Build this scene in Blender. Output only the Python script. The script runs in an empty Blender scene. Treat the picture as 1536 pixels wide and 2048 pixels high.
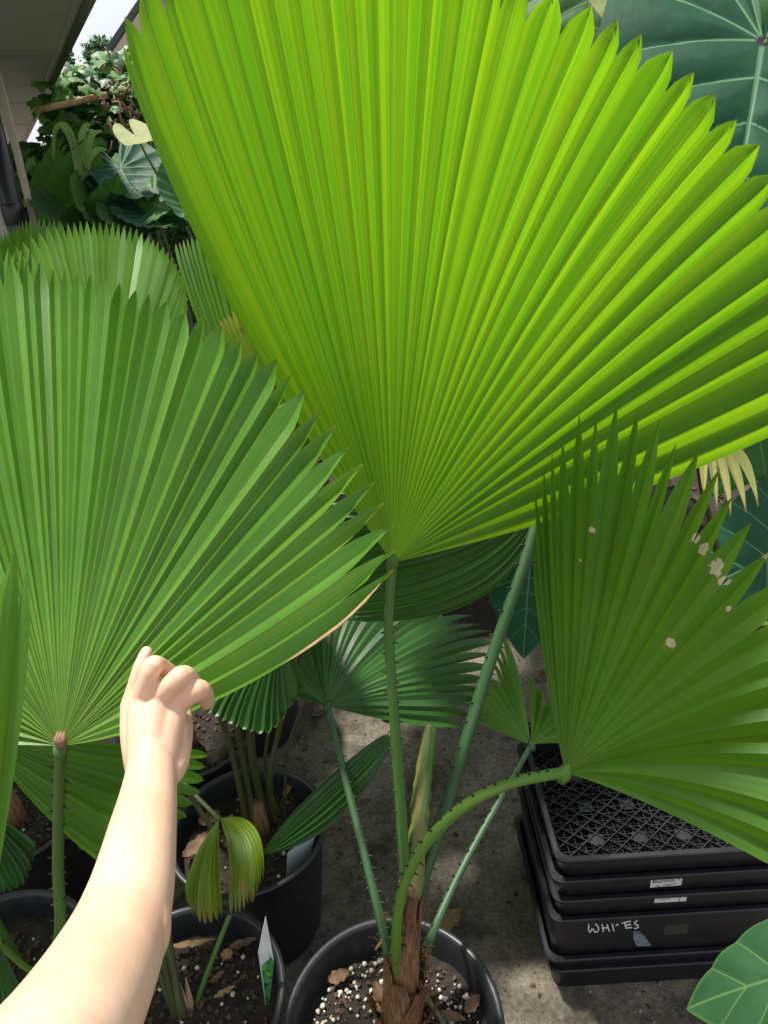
import bpy, bmesh, math, random
from mathutils import Vector, Matrix, noise as mnoise
R = math.radians
random.seed(7)
scene = bpy.context.scene
COL = scene.collection

# ------------------------------------------------------------------ camera
CAM_H, FPX, PITCH, ROLL = 1.55, 1450.0, R(26), R(3.5)
cF = Vector((0, math.cos(PITCH), -math.sin(PITCH)))
_r0 = Vector((1, 0, 0)); _u0 = _r0.cross(cF)
cR = _r0 * math.cos(-ROLL) + _u0 * math.sin(-ROLL)
cU = -_r0 * math.sin(-ROLL) + _u0 * math.cos(-ROLL)
CAM = Vector((0, 0, CAM_H))
cam = bpy.data.cameras.new('camera'); camo = bpy.data.objects.new('camera', cam); COL.objects.link(camo)
M3 = Matrix((cR, cU, -cF)).transposed()
camo.matrix_world = Matrix.Translation(CAM) @ M3.to_4x4()
cam.sensor_fit = 'VERTICAL'; cam.sensor_height = 36; cam.sensor_width = 27; cam.lens = FPX / 2048 * 36
cam.clip_start = 0.02; cam.clip_end = 500
scene.camera = camo

# ------------------------------------------------------------------ sky, sun, exposure
TOSUN = Vector((-0.32, 0.25, 0.91)).normalized()
SUN_EL = math.asin(TOSUN.z)
w = bpy.data.worlds.new('World'); scene.world = w; w.use_nodes = True
nt = w.node_tree; nt.nodes.clear()
sky = nt.nodes.new('ShaderNodeTexSky'); sky.sky_type = 'NISHITA'; sky.sun_disc = False
sky.sun_elevation = SUN_EL; sky.sun_rotation = math.atan2(TOSUN.x, TOSUN.y)
sky.air_density = 1.0; sky.dust_density = 3.5; sky.ozone_density = 1.0
bg = nt.nodes.new('ShaderNodeBackground'); bg.inputs[1].default_value = 0.085
wo = nt.nodes.new('ShaderNodeOutputWorld')
# thin white cloud over the blue
tc = nt.nodes.new('ShaderNodeTexCoord'); nz = nt.nodes.new('ShaderNodeTexNoise')
nz.inputs['Scale'].default_value = 2.4; nz.inputs['Detail'].default_value = 6
nt.links.new(tc.outputs['Generated'], nz.inputs['Vector'])
rp = nt.nodes.new('ShaderNodeValToRGB'); rp.color_ramp.elements[0].position = .35; rp.color_ramp.elements[1].position = .62
rp.color_ramp.elements[0].color = (.35, .35, .35, 1); rp.color_ramp.elements[1].color = (.9, .9, .9, 1)
nt.links.new(nz.outputs['Fac'], rp.inputs['Fac'])
mx = nt.nodes.new('ShaderNodeMix'); mx.data_type = 'RGBA'
nt.links.new(rp.outputs['Color'], mx.inputs['Factor'])
nt.links.new(sky.outputs['Color'], mx.inputs[6]); mx.inputs[7].default_value = (9.0, 9.3, 9.6, 1)
nt.links.new(mx.outputs[2], bg.inputs[0]); nt.links.new(bg.outputs[0], wo.inputs[0])
sl = bpy.data.lights.new('sun', 'SUN'); sl.energy = 5.0; sl.angle = R(4.5); sl.color = (1, .95, .86)
so = bpy.data.objects.new('sun', sl); COL.objects.link(so)
so.rotation_euler = TOSUN.to_track_quat('Z', 'Y').to_euler(); so.location = (0, 4, 8)
vs = scene.view_settings; vs.view_transform = 'Standard'; vs.look = 'None'; vs.gamma = 1; vs.exposure = 0.58
scene.render.engine = 'CYCLES'

# ------------------------------------------------------------------ helpers
def ray(x, y): return cF + cR * ((x - 768) / FPX) - cU * ((y - 1024) / FPX)
def P(x, y, d): return CAM + ray(x, y) * d                 # a pixel and its distance along the view axis
def G(x, y, z):                                            # a pixel on a level plane
    v = ray(x, y); return CAM + v * ((z - CAM_H) / v.z)

class MB:
    def __init__(s): s.v = []; s.f = []; s.uv = {}; s.a = []
    def add(s, verts, faces, uvs=None, att=None):
        o = len(s.v); s.v += [Vector(p) for p in verts]
        s.f += [tuple(i + o for i in q) for q in faces]
        s.a += (att if att else [0.0] * len(verts))
        if uvs:
            for i, q in enumerate(uvs): s.uv[o + i] = q
    def box(s, c, sx, sy, sz, rot=None):
        vs = []
        for dx in (-1, 1):
            for dy in (-1, 1):
                for dz in (-1, 1):
                    p = Vector((dx * sx / 2, dy * sy / 2, dz * sz / 2))
                    if rot: p = rot @ p
                    vs.append(Vector(c) + p)
        s.add(vs, [(0, 1, 3, 2), (4, 6, 7, 5), (0, 4, 5, 1), (2, 3, 7, 6), (0, 2, 6, 4), (1, 5, 7, 3)])
    def tube(s, pts, rad, n=8, cap=True, flat=1.0):
        pts = [Vector(p) for p in pts]; m = len(pts)
        if not hasattr(rad, '__len__'): rad = [rad] * m
        vs = []; uv = []; up = None
        for i, p in enumerate(pts):
            t = (pts[min(i + 1, m - 1)] - pts[max(i - 1, 0)]).normalized()
            if up is None:
                up = Vector((0, 0, 1)) if abs(t.z) < .9 else Vector((0, 1, 0))
            a = t.cross(up).normalized(); b = a.cross(t).normalized(); up = b
            for k in range(n):
                q = 2 * math.pi * k / n
                vs.append(p + a * math.cos(q) * rad[i] + b * math.sin(q) * rad[i] * flat); uv.append((k / n, i / max(1, m - 1)))
        fs = []
        for i in range(m - 1):
            for k in range(n):
                k2 = (k + 1) % n; fs.append((i * n + k, i * n + k2, (i + 1) * n + k2, (i + 1) * n + k))
        if cap:
            fs.append(tuple(range(n - 1, -1, -1))); fs.append(tuple((m - 1) * n + k for k in range(n)))
        s.add(vs, fs, uv)
    def lathe(s, prof, n=48, c=(0, 0, 0), wob=None):
        vs = []; uv = []
        for i, (r, z) in enumerate(prof):
            for k in range(n):
                q = 2 * math.pi * k / n; rr = r * (1 + (wob(q, z) if wob else 0))
                vs.append(Vector(c) + Vector((rr * math.cos(q), rr * math.sin(q), z))); uv.append((k / n, i / len(prof)))
        fs = [(i * n + k, i * n + (k + 1) % n, (i + 1) * n + (k + 1) % n, (i + 1) * n + k) for i in range(len(prof) - 1) for k in range(n)]
        s.add(vs, fs, uv)
    def build(s, name, mat, parent=None, smooth=True, off=None):
        me = bpy.data.meshes.new(name)
        o3 = off if off is not None else (parent_origin(parent) if parent else Vector((0, 0, 0)))
        me.from_pydata([v - o3 for v in s.v], [], s.f); me.validate()
        if s.uv:
            ul = me.uv_layers.new(name='UVMap')
            for l in me.loops: ul.data[l.index].uv = s.uv.get(l.vertex_index, (0, 0))
        if any(s.a) and len(me.vertices) == len(s.a):
            at = me.attributes.new('vein', 'FLOAT', 'POINT')
            for i, x in enumerate(s.a): at.data[i].value = x
        if smooth: me.polygons.foreach_set('use_smooth', [True] * len(me.polygons))
        if mat: me.materials.append(mat)
        o = bpy.data.objects.new(name, me); COL.objects.link(o)
        if parent: o.parent = parent
        return o

ORIG = {}
def parent_origin(o):
    while o.parent: o = o.parent
    return ORIG.get(o.name, Vector((0, 0, 0)))
def thing(name, loc, label, cat, group=None):
    o = bpy.data.objects.new(name, None); COL.objects.link(o); o.location = loc; o.empty_display_size = .05
    o['label'] = label; o['category'] = cat
    if group: o['group'] = group
    ORIG[o.name] = Vector(loc); return o
def tag(o, label=None, cat=None, group=None, kind=None):
    if label: o['label'] = label
    if cat: o['category'] = cat
    if group: o['group'] = group
    if kind: o['kind'] = kind
    return o
def crom(pts, n):
    """Catmull-Rom through Vectors"""
    out = []; m = len(pts)
    for j in range(n + 1):
        x = j / n * (m - 1); i = min(int(x), m - 2); t = x - i
        a = pts[max(i - 1, 0)]; b = pts[i]; c = pts[i + 1]; d = pts[min(i + 2, m - 1)]
        out.append(.5 * ((2 * b) + (c - a) * t + (2 * a - 5 * b + 4 * c - d) * t * t + (3 * b - a - 3 * c + d) * t ** 3))
    return out

# ------------------------------------------------------------------ materials
class NT:
    def __init__(s, name):
        s.m = bpy.data.materials.new(name); s.m.use_nodes = True; s.t = s.m.node_tree; s.t.nodes.clear()
        s.out = s.t.nodes.new('ShaderNodeOutputMaterial')
    def n(s, ty, **kw):
        d = s.t.nodes.new('ShaderNode' + ty)
        for k, v in kw.items(): setattr(d, k, v)
        return d
    def l(s, a, b): s.t.links.new(a, b)
    def val(s, x, sock):
        if hasattr(x, 'is_output'): s.l(x, sock)
        else: sock.default_value = x
    def math(s, op, a, b=0.0, c=None, clamp=False):
        d = s.n('Math', operation=op, use_clamp=clamp); s.val(a, d.inputs[0]); s.val(b, d.inputs[1])
        if c is not None: s.val(c, d.inputs[2])
        return d.outputs[0]
    def mix(s, f, a, b, mode='MIX'):
        d = s.n('Mix', data_type='RGBA', blend_type=mode); s.val(f, d.inputs['Factor'])
        for x, i in ((a, 6), (b, 7)):
            if isinstance(x, tuple): d.inputs[i].default_value = (*x[:3], 1)
            else: s.l(x, d.inputs[i])
        return d.outputs[2]
    def noise(s, vec, scale, detail=3, rough=.55, dist=0):
        d = s.n('TexNoise'); d.inputs['Scale'].default_value = scale; d.inputs['Detail'].default_value = detail
        d.inputs['Roughness'].default_value = rough; d.inputs['Distortion'].default_value = dist
        if vec is not None: s.l(vec, d.inputs['Vector'])
        return d.outputs['Fac']
    def ramp(s, f, *st):
        d = s.n('ValToRGB'); e = d.color_ramp.elements
        while len(e) < len(st): e.new(.5)
        for i, (p, c) in enumerate(st):
            e[i].position = p; e[i].color = (*c[:3], 1) if isinstance(c, tuple) else (c, c, c, 1)
        s.l(f, d.inputs['Fac']); return d.outputs['Color']
    def smooth(s, f, a, b):
        d = s.n('MapRange', interpolation_type='SMOOTHSTEP'); s.val(f, d.inputs[0]); d.inputs[1].default_value = a; d.inputs[2].default_value = b
        return d.outputs[0]
    def comb(s, x, y, z=0.0):
        d = s.n('CombineXYZ'); s.val(x, d.inputs[0]); s.val(y, d.inputs[1]); s.val(z, d.inputs[2]); return d.outputs[0]
    def bump(s, h, st=.3, dist=.002):
        d = s.n('Bump'); d.inputs['Strength'].default_value = st; d.inputs['Distance'].default_value = dist; s.l(h, d.inputs['Height']); return d.outputs[0]
    def pr(s, col, rough=.5, nrm=None, spec=.5, **kw):
        d = s.n('BsdfPrincipled')
        if isinstance(col, tuple): d.inputs['Base Color'].default_value = (*col[:3], 1)
        else: s.l(col, d.inputs['Base Color'])
        s.val(rough, d.inputs['Roughness']); d.inputs['Specular IOR Level'].default_value = spec
        if nrm is not None: s.l(nrm, d.inputs['Normal'])
        for k, v in kw.items(): s.val(v, d.inputs[k.replace('_', ' ')])
        return d
    def done(s, sh): s.l(sh, s.out.inputs[0]); return s.m
    def obj(s): return s.n('TexCoord').outputs['Object']
    def pos(s): return s.n('NewGeometry').outputs['Position']

SPOTS = []
def palm_mat(name, dark, light, trans, tfac=.42, rough=.38, yellow=0.0, brown_tip=.985, spots=(), blotch=0.0, ribcol=(.16, .22, .05), spec=.45, hubtint=.5, scurf=0.0, rib_w=.045, rib_s=.55, band=0.0):
    """pleated palm leaf: fine parallel veins along each segment, paler ribs, dry tips"""
    N = NT(name); uvn = N.n('UVMap'); sp = N.n('SeparateXYZ'); N.l(uvn.outputs[0], sp.inputs[0]); u, v = sp.outputs[0], sp.outputs[1]
    rnd = N.n('ObjectInfo').outputs['Random']; rs = N.math('MULTIPLY', rnd, 37.0)
    st = N.noise(N.comb(N.math('MULTIPLY_ADD', u, 26.0, rs), N.math('MULTIPLY', v, 1.1), rs), 1.0, 3, .6)
    cr = N.noise(N.comb(N.math('MULTIPLY_ADD', u, 3.0, rs), N.math('MULTIPLY', v, 60.0), 0.0), 1.0, 2, .5)   # faint cross veins
    big = N.noise(N.pos(), 7.0, 3, .55)
    t = N.math('ADD', N.math('MULTIPLY', st, .75), N.math('MULTIPLY', big, .45)); t = N.math('ADD', t, N.math('MULTIPLY', cr, .12))
    t = N.smooth(t, .38, .95)
    col = N.mix(t, dark, light)
    val = N.math('MULTIPLY_ADD', rnd, .34, .83)
    hs = N.n('HueSaturation'); hs.inputs['Hue'].default_value = .5; N.l(val, hs.inputs['Value']); N.l(col, hs.inputs['Color']); col = hs.outputs[0]
    if yellow:
        ym = N.math('MULTIPLY', N.smooth(N.noise(N.comb(N.math('MULTIPLY_ADD', u, 3.5, rs), N.math('MULTIPLY', v, .8), rs), 1.0, 2), .5, .8), yellow)
        col = N.mix(ym, col, (light[0] * 2.6, light[1] * 1.35, light[2] * .9))
    if band:
        bd = N.smooth(N.noise(N.comb(N.math('MULTIPLY_ADD', u, 4.2, rs), N.math('MULTIPLY_ADD', v, .55, rs), rs), 1.0, 3, .5), .36, .66)
        col = N.mix(N.math('MULTIPLY', bd, band), N.mix(.35, col, (.020, .105, .006)), (.12, .26, .006))
    # ribs on the folds and along the margins
    rib = N.math('SUBTRACT', 1.0, N.smooth(N.math('ABSOLUTE', N.math('SUBTRACT', u, .5)), .0, rib_w))
    edge = N.smooth(N.math('ABSOLUTE', N.math('SUBTRACT', u, .5)), .455, .5)
    rb = N.math('MULTIPLY', N.math('MAXIMUM', rib, N.math('MULTIPLY', edge, .8 if not band else .25)), rib_s)
    col = N.mix(rb, col, ribcol)
    hub = N.math('MULTIPLY', N.math('SUBTRACT', 1.0, N.smooth(v, .02, .22)), hubtint)
    col = N.mix(hub, col, tuple(.55 * a + .45 * b for a, b in zip(dark, (.20, .22, .06))))
    if scurf:
        sm = N.math('MULTIPLY', N.math('MULTIPLY', N.math('SUBTRACT', 1.0, N.smooth(v, .05, .55)), N.math('MAXIMUM', rib, edge)), N.math('MULTIPLY', N.smooth(N.noise(N.pos(), 240.0, 3, .7), .38, .6), scurf))
        col = N.mix(sm, col, (.40, .29, .13))
    if blotch:
        bm = N.math('MULTIPLY', N.smooth(N.noise(N.pos(), 14.0, 4, .6, .4), .55, .7), blotch)
        col = N.mix(bm, col, (.42, .20, .035))
        b2 = N.math('MULTIPLY', N.smooth(N.noise(N.pos(), 30.0, 4, .6), .64, .72), blotch)
        col = N.mix(b2, col, (.09, .045, .02))
    tip = N.smooth(N.math('ADD', v, N.math('MULTIPLY', N.math('SUBTRACT', st, .5), .03)), brown_tip, 1.004)
    col = N.mix(tip, col, (.30, .19, .07))
    tm = tfac
    for (c, r) in spots:
        vd = N.n('VectorMath', operation='DISTANCE'); N.l(N.pos(), vd.inputs[0]); vd.inputs[1].default_value = (0, 0, -50); SPOTS.append((vd, c))
        dn = N.math('ADD', vd.outputs['Value'], N.math('MULTIPLY', N.math('SUBTRACT', N.noise(N.pos(), 70.0, 4, .65), .5), r * 2.6))
        m = N.math('SUBTRACT', 1.0, N.smooth(dn, r * .72, r * .82)); ring = N.math('SUBTRACT', 1.0, N.smooth(dn, r * .8, r * 1.1))
        col = N.mix(ring, col, (.16, .11, .03)); col = N.mix(m, col, (.72, .62, .46))
    bmp = N.bump(N.math('ADD', st, N.math('MULTIPLY', cr, .2)), .25, .0012)
    p = N.pr(col, rough, bmp, spec)
    tr = N.n('BsdfTranslucent'); tcol = N.mix(.55, col, trans)
    if band: tcol = N.mix(N.math('MULTIPLY', bd, band), N.mix(.6, tcol, (.16, .46, .006)), (.50, .70, .008))
    tcol = N.mix(N.math('MULTIPLY', rb, .9), tcol, tuple(x * .35 for x in trans))
    tcol = N.mix(N.math('MULTIPLY', N.smooth(st, .3, .75), .35), tcol, tuple(x * .6 for x in trans))
    N.l(tcol, tr.inputs[0]); N.l(bmp, tr.inputs[1])
    ms = N.n('MixShader'); N.l(N.math('MULTIPLY', N.math('MULTIPLY_ADD', N.smooth(v, .05, .6), .55, .45), tm), ms.inputs[0]); N.l(p.outputs[0], ms.inputs[1]); N.l(tr.outputs[0], ms.inputs[2])
    return N.done(ms.outputs[0])

def stem_mat(name, a, b, rough=.52):
    N = NT(name); uvn = N.n('UVMap'); sp = N.n('SeparateXYZ'); N.l(uvn.outputs[0], sp.inputs[0])
    st = N.noise(N.comb(N.math('MULTIPLY', sp.outputs[0], 24.0), N.math('MULTIPLY', sp.outputs[1], 5.0)), 1.0, 3)
    sp2 = N.smooth(N.noise(N.pos(), 160.0, 2), .66, .74)
    col = N.mix(N.smooth(st, .3, .75), a, b); col = N.mix(N.math('MULTIPLY', sp2, .5), col, (.09, .07, .03))
    return N.done(N.pr(col, rough, N.bump(st, .3, .001), .5).outputs[0])

def simple(name, a, b, scale=20, rough=.5, bump=.3, bdist=.003, detail=5, spec=.5, rr=0.0, vec='obj', **kw):
    N = NT(name); vec = N.obj() if vec == 'obj' else N.pos()
    f = N.noise(vec, scale, detail, .6); g = N.noise(vec, scale * 4.7, 3)
    t = N.smooth(N.math('ADD', N.math('MULTIPLY', f, .7), N.math('MULTIPLY', g, .3)), .3, .7)
    ro = N.math('MULTIPLY_ADD', f, rr, rough - rr * .5) if rr else rough
    return N.done(N.pr(N.mix(t, a, b), ro, N.bump(N.math('ADD', f, N.math('MULTIPLY', g, .4)), bump, bdist), spec, **kw).outputs[0])

VEINS = [((0, 0), (0, 1.0), 1.9), ((0, 0), (.47, .12), 1), ((0, 0), (.46, -.2), 1), ((0, 0), (.33, -.48), 1.1), ((0, 0), (.15, -.46), .8), ((0, .14), (.45, .34), 1), ((0, .30), (.37, .53), .9), ((0, .47), (.27, .70), .8), ((0, .64), (.16, .84), .7)]
def taro_mat(name, dark, light, vein, trans, tfac=.25, rough=.38, edge=None, vw=.0042, spec=.3, hubcol=None):
    """veins are drawn in the leaf's own coordinates (uv = across, along; attribute = distance to the margin)"""
    N = NT(name); rr = N.n('Attribute', attribute_name='vein').outputs['Fac']
    uvn = N.n('UVMap'); sp = N.n('SeparateXYZ'); N.l(uvn.outputs[0], sp.inputs[0])
    x = N.math('ABSOLUTE', sp.outputs[0]); y = N.math('MULTIPLY_ADD', N.math('MULTIPLY', x, N.math('SUBTRACT', .47, x)), .45, sp.outputs[1]); dm = None
    for (ax_, ay_), (bx_, by_), wd in VEINS:
        dx, dy = bx_ - ax_, by_ - ay_; q = dx * dx + dy * dy
        t = N.math('MULTIPLY_ADD', x, dx / q, N.math('MULTIPLY', N.math('SUBTRACT', y, ay_), dy / q), clamp=True)
        ex = N.math('MULTIPLY_ADD', t, -dx, N.math('SUBTRACT', x, ax_)); ey = N.math('MULTIPLY_ADD', t, -dy, N.math('SUBTRACT', y, ay_))
        d = N.math('MULTIPLY', N.math('SQRT', N.math('ADD', N.math('MULTIPLY', ex, ex), N.math('MULTIPLY', ey, ey))), N.math('MULTIPLY_ADD', t, .9 / wd, 1 / wd))
        dm = d if dm is None else N.math('MINIMUM', dm, d)
    at = N.math('SUBTRACT', 1.0, N.smooth(dm, vw * .45, vw * 1.5)); halo = N.math('SUBTRACT', 1.0, N.smooth(dm, vw, vw * 9))
    f = N.noise(N.obj(), 9.0, 4, .55); g = N.noise(N.obj(), 60.0, 3)
    t = N.smooth(N.math('ADD', N.math('MULTIPLY', f, .8), N.math('MULTIPLY', g, .2)), .32, .68)
    col = N.mix(t, dark, light); col = N.mix(N.math('MULTIPLY', halo, .35), col, light); col = N.mix(at, col, vein)
    if edge: col = N.mix(N.smooth(rr, .965, 1.0), col, edge)
    if hubcol: col = N.mix(N.math('SUBTRACT', 1.0, N.smooth(N.math('SQRT', N.math('ADD', N.math('MULTIPLY', x, x), N.math('MULTIPLY', sp.outputs[1], sp.outputs[1]))), .012, .03)), col, hubcol)
    bmp = N.bump(N.math('ADD', N.math('MULTIPLY', at, 1.2), g), .3, .002)
    p = N.pr(col, N.math('MULTIPLY_ADD', f, .3, rough - .1), bmp, spec)
    tr = N.n('BsdfTranslucent'); N.l(N.mix(N.math('MULTIPLY', at, .6), trans, tuple(q * .5 for q in trans)), tr.inputs[0])
    ms = N.n('MixShader'); ms.inputs[0].default_value = tfac; N.l(p.outputs[0], ms.inputs[1]); N.l(tr.outputs[0], ms.inputs[2])
    return N.done(ms.outputs[0])

S4 = [((1405, 1100), .010), ((1428, 1138), .013), ((1386, 1072), .008), ((1440, 1160), .008), ((1328, 1290), .008), ((1182, 1062), .006), ((1165, 1112), .004), ((1520, 1085), .007), ((1462, 1215), .005)]
M = {}
M['palm_big'] = palm_mat('palm_leaf_lime', (.038, .130, .006), (.085, .235, .008), (.29, .66, .006), .60, .45, .2, spec=.28, ribcol=(.018, .05, .006), rib_w=.022, rib_s=.85, band=.5)
M['palm_held'] = palm_mat('palm_leaf_fresh', (.042, .145, .010), (.095, .250, .018), (.24, .48, .012), .36, .38, .3, ribcol=(.24, .25, .08), scurf=.8)
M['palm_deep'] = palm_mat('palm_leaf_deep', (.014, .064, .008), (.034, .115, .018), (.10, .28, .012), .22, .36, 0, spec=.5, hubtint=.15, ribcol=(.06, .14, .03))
M['palm_side'] = palm_mat('palm_leaf_spotted', (.052, .165, .014), (.105, .270, .022), (.32, .60, .015), .50, .40, .2, spots=S4, spec=.4)
M['palm_old'] = palm_mat('palm_leaf_yellowing', (.085, .19, .012), (.19, .29, .018), (.34, .46, .02), .34, .42, .6, brown_tip=.93, blotch=.75)
M['palm_back'] = palm_mat('palm_leaf_pale', (.050, .150, .012), (.11, .26, .020), (.26, .50, .015), .38, .42, .35, ribcol=(.26, .32, .08), spec=.35)
M['palm_dry'] = palm_mat('palm_leaf_bleached', (.24, .30, .07), (.48, .46, .20), (.5, .5, .15), .35, .5, .3, brown_tip=.9, blotch=.3)
M['stem'] = stem_mat('palm_petiole_green', (.040, .110, .016), (.070, .160, .025))
M['stem_dark'] = stem_mat('palm_petiole_bluegreen', (.014, .056, .014), (.032, .092, .026))
M['stem_lime'] = stem_mat('palm_petiole_lime', (.070, .155, .012), (.110, .215, .022))
M['stem_olive'] = stem_mat('palm_petiole_olive', (.040, .060, .016), (.075, .085, .022))  # dull olive brown stalk colour
M['thorn'] = simple('thorn_black', (.012, .014, .010), (.030, .030, .018), 200, .5)
M['spear'] = stem_mat('palm_spear', (.080, .140, .028), (.22, .17, .065), .5)
M['fibre'] = simple('palm_fibre', (.10, .050, .022), (.26, .145, .065), 60, .8, .6, .003)
M['sheath'] = stem_mat('palm_sheath_brown', (.105, .045, .018), (.28, .145, .062), .75)
M['husk'] = simple('dry_husk', (.16, .085, .045), (.32, .20, .12), 30, .8, .4)
M['pot'] = simple('black_plastic_pot', (.013, .015, .018), (.024, .027, .031), 9, .42, .12, .002, rr=.22)
M['soil'] = simple('potting_soil', (.008, .006, .005), (.036, .025, .018), 60, .95, 1.0, .008)
M['perlite'] = simple('perlite_white', (.42, .38, .30), (.68, .64, .54), 90, .85, .5)
M['bark'] = simple('bark_chip', (.022, .013, .009), (.11, .062, .036), 40, .85, .5, vec='pos')
M['litter'] = simple('dry_leaf_brown', (.075, .038, .022), (.19, .105, .062), 45, .75, .5)
M['tan'] = simple('dry_leaf_tan', (.19, .11, .05), (.34, .22, .11), 45, .75, .4)
M['tray'] = simple('black_tray_plastic', (.005, .0055, .0075), (.012, .013, .017), 14, .42, .2, .0015, rr=.2)
M['tray_rim'] = M['tray']
M['sticker'] = simple('paper_sticker', (.55, .56, .56), (.70, .71, .70), 40, .6, .1)
M['ink'] = simple('black_ink', (.02, .02, .02), (.05, .05, .05), 80, .7, 0)
M['chalk'] = simple('white_marker', (.62, .64, .66), (.80, .82, .84), 120, .6, .1)
M['blue'] = simple('blue_paint_smear', (.05, .08, .12), (.22, .28, .34), 50, .6, .1)
M['glue'] = simple('glue_residue', (.022, .020, .017), (.045, .040, .034), 120, .8, .4)

# ------------------------------------------------------------------ the setting
def ground_material():
    N = NT('worn_concrete'); p = N.pos()
    a = N.noise(p, 2.3, 5, .6); b = N.noise(p, 14, 6, .65); c = N.noise(p, 95, 5, .7); d = N.noise(p, 320, 3, .6)
    vor = N.n('TexVoronoi'); vor.inputs['Scale'].default_value = 120; N.l(p, vor.inputs['Vector'])
    peb = N.math('SUBTRACT', 1.0, N.smooth(vor.outputs['Distance'], .12, .34))
    pm = N.math('MULTIPLY', peb, N.smooth(N.noise(p, 30, 2), .42, .62))
    t = N.math('ADD', N.math('MULTIPLY', a, .25), N.math('ADD', N.math('MULTIPLY', b, .33), N.math('MULTIPLY', c, .45)))
    col = N.ramp(t, (.36, (.040, .032, .024)), (.50, (.135, .116, .090)), (.66, (.27, .240, .195)))
    col = N.mix(N.math('MULTIPLY', pm, .5), col, (.27, .25, .22))
    dirt = N.smooth(N.noise(p, 5.5, 5, .65, .5), .5, .66); col = N.mix(N.math('MULTIPLY', dirt, .75), col, (.040, .031, .023))
    col = N.mix(N.math('MULTIPLY', N.smooth(d, .62, .7), .6), col, (.03, .024, .018))
    h = N.math('ADD', N.math('MULTIPLY', c, .9), N.math('ADD', N.math('MULTIPLY', pm, .5), N.math('MULTIPLY', d, .35)))
    return N.done(N.pr(col, .92, N.bump(h, .7, .006), .25).outputs[0])
mb = MB(); mb.add([(-60, -60, 0), (60, -60, 0), (60, 60, 0), (-60, 60, 0)], [(0, 1, 2, 3)])
tag(mb.build('ground', ground_material(), smooth=False), 'worn grey brown concrete ground', kind='structure')
# garden bed of dark mulch behind the paving
mb = MB(); nx, ny = 60, 40
vs = []; fs = []
for j in range(ny + 1):
    for i in range(nx + 1):
        x = -3 + 7 * i / nx; y = 2.02 + .12 * math.sin(x * 3) + 6 * (j / ny) ** 1.5
        k = min(1, j / 3); vs.append((x, y, .004 + k * (.03 + .05 * mnoise.noise((x * 4, y * 4, 1)))))
for j in range(ny):
    for i in range(nx): q = j * (nx + 1) + i; fs.append((q, q + 1, q + nx + 2, q + nx + 1))
mb.add(vs, fs)
tag(mb.build('garden_bed', M['soil']), 'dark mulched garden bed behind the paving', kind='structure')

def chip_cloud(mb, fn, n, smin, smax, flat=.35, z0=0.0):
    """small irregular chips; fn() gives a point"""
    for _ in range(n):
        c = fn(); s = random.uniform(smin, smax)
        q = Matrix.Rotation(random.uniform(0, 6.28), 3, 'Z') @ Matrix.Rotation(random.uniform(-.6, .6), 3, 'X') @ Matrix.Rotation(random.uniform(-.6, .6), 3, 'Y')
        a = random.uniform(.4, 1)
        vs = [q @ Vector((dx * s * random.uniform(.7, 1), dy * s * a * random.uniform(.6, 1), dz * s * flat * random.uniform(.6, 1))) + c for dx in (-.5, .5) for dy in (-.5, .5) for dz in (-.5, .5)]
        mb.add(vs, [(0, 1, 3, 2), (4, 6, 7, 5), (0, 4, 5, 1), (2, 3, 7, 6), (0, 2, 6, 4), (1, 5, 7, 3)])
def lump_cloud(mb, fn, n, smin, smax):
    ico = [(0, 0, 1), (.89, 0, .45), (.28, .85, .45), (-.72, .53, .45), (-.72, -.53, .45), (.28, -.85, .45), (.72, .53, -.45), (-.28, .85, -.45), (-.89, 0, -.45), (-.28, -.85, -.45), (.72, -.53, -.45), (0, 0, -1)]
    fc = [(0, 1, 2), (0, 2, 3), (0, 3, 4), (0, 4, 5), (0, 5, 1), (1, 6, 2), (2, 7, 3), (3, 8, 4), (4, 9, 5), (5, 10, 1), (6, 7, 2), (7, 8, 3), (8, 9, 4), (9, 10, 5), (10, 6, 1), (11, 7, 6), (11, 8, 7), (11, 9, 8), (11, 10, 9), (11, 6, 10)]
    for _ in range(n):
        c = fn(); s = random.uniform(smin, smax)
        mb.add([c + Vector(v) * s * random.uniform(.65, 1.15) for v in ico], fc)
mb = MB(); chip_cloud(mb, lambda: Vector((random.uniform(-2.5, 3.5), 2.2 + random.random() ** 1.6 * 3, random.uniform(.05, .08))), 2600, .015, .06)
tag(mb.build('bark_mulch', M['bark'], smooth=False), 'scattered brown bark mulch on the garden bed', 'mulch', kind='stuff')
mb = MB(); lump_cloud(mb, lambda: Vector((random.uniform(-1, 1.6), random.uniform(.4, 2.1), .0012)), 900, .0015, .005)
tag(mb.build('grit', simple('grit_grey', (.12, .10, .085), (.30, .28, .24), 50, .9), smooth=True), 'fine grit and crumbs strewn on the paving', 'grit', kind='stuff')
mb = MB(); chip_cloud(mb, lambda: Vector((random.uniform(-1, 1.6), random.uniform(.4, 2.1), .002)), 700, .004, .016, .2)
tag(mb.build('litter_crumbs', M['bark'], smooth=False), 'tiny dark bark crumbs strewn on the paving', 'litter', kind='stuff')

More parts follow.
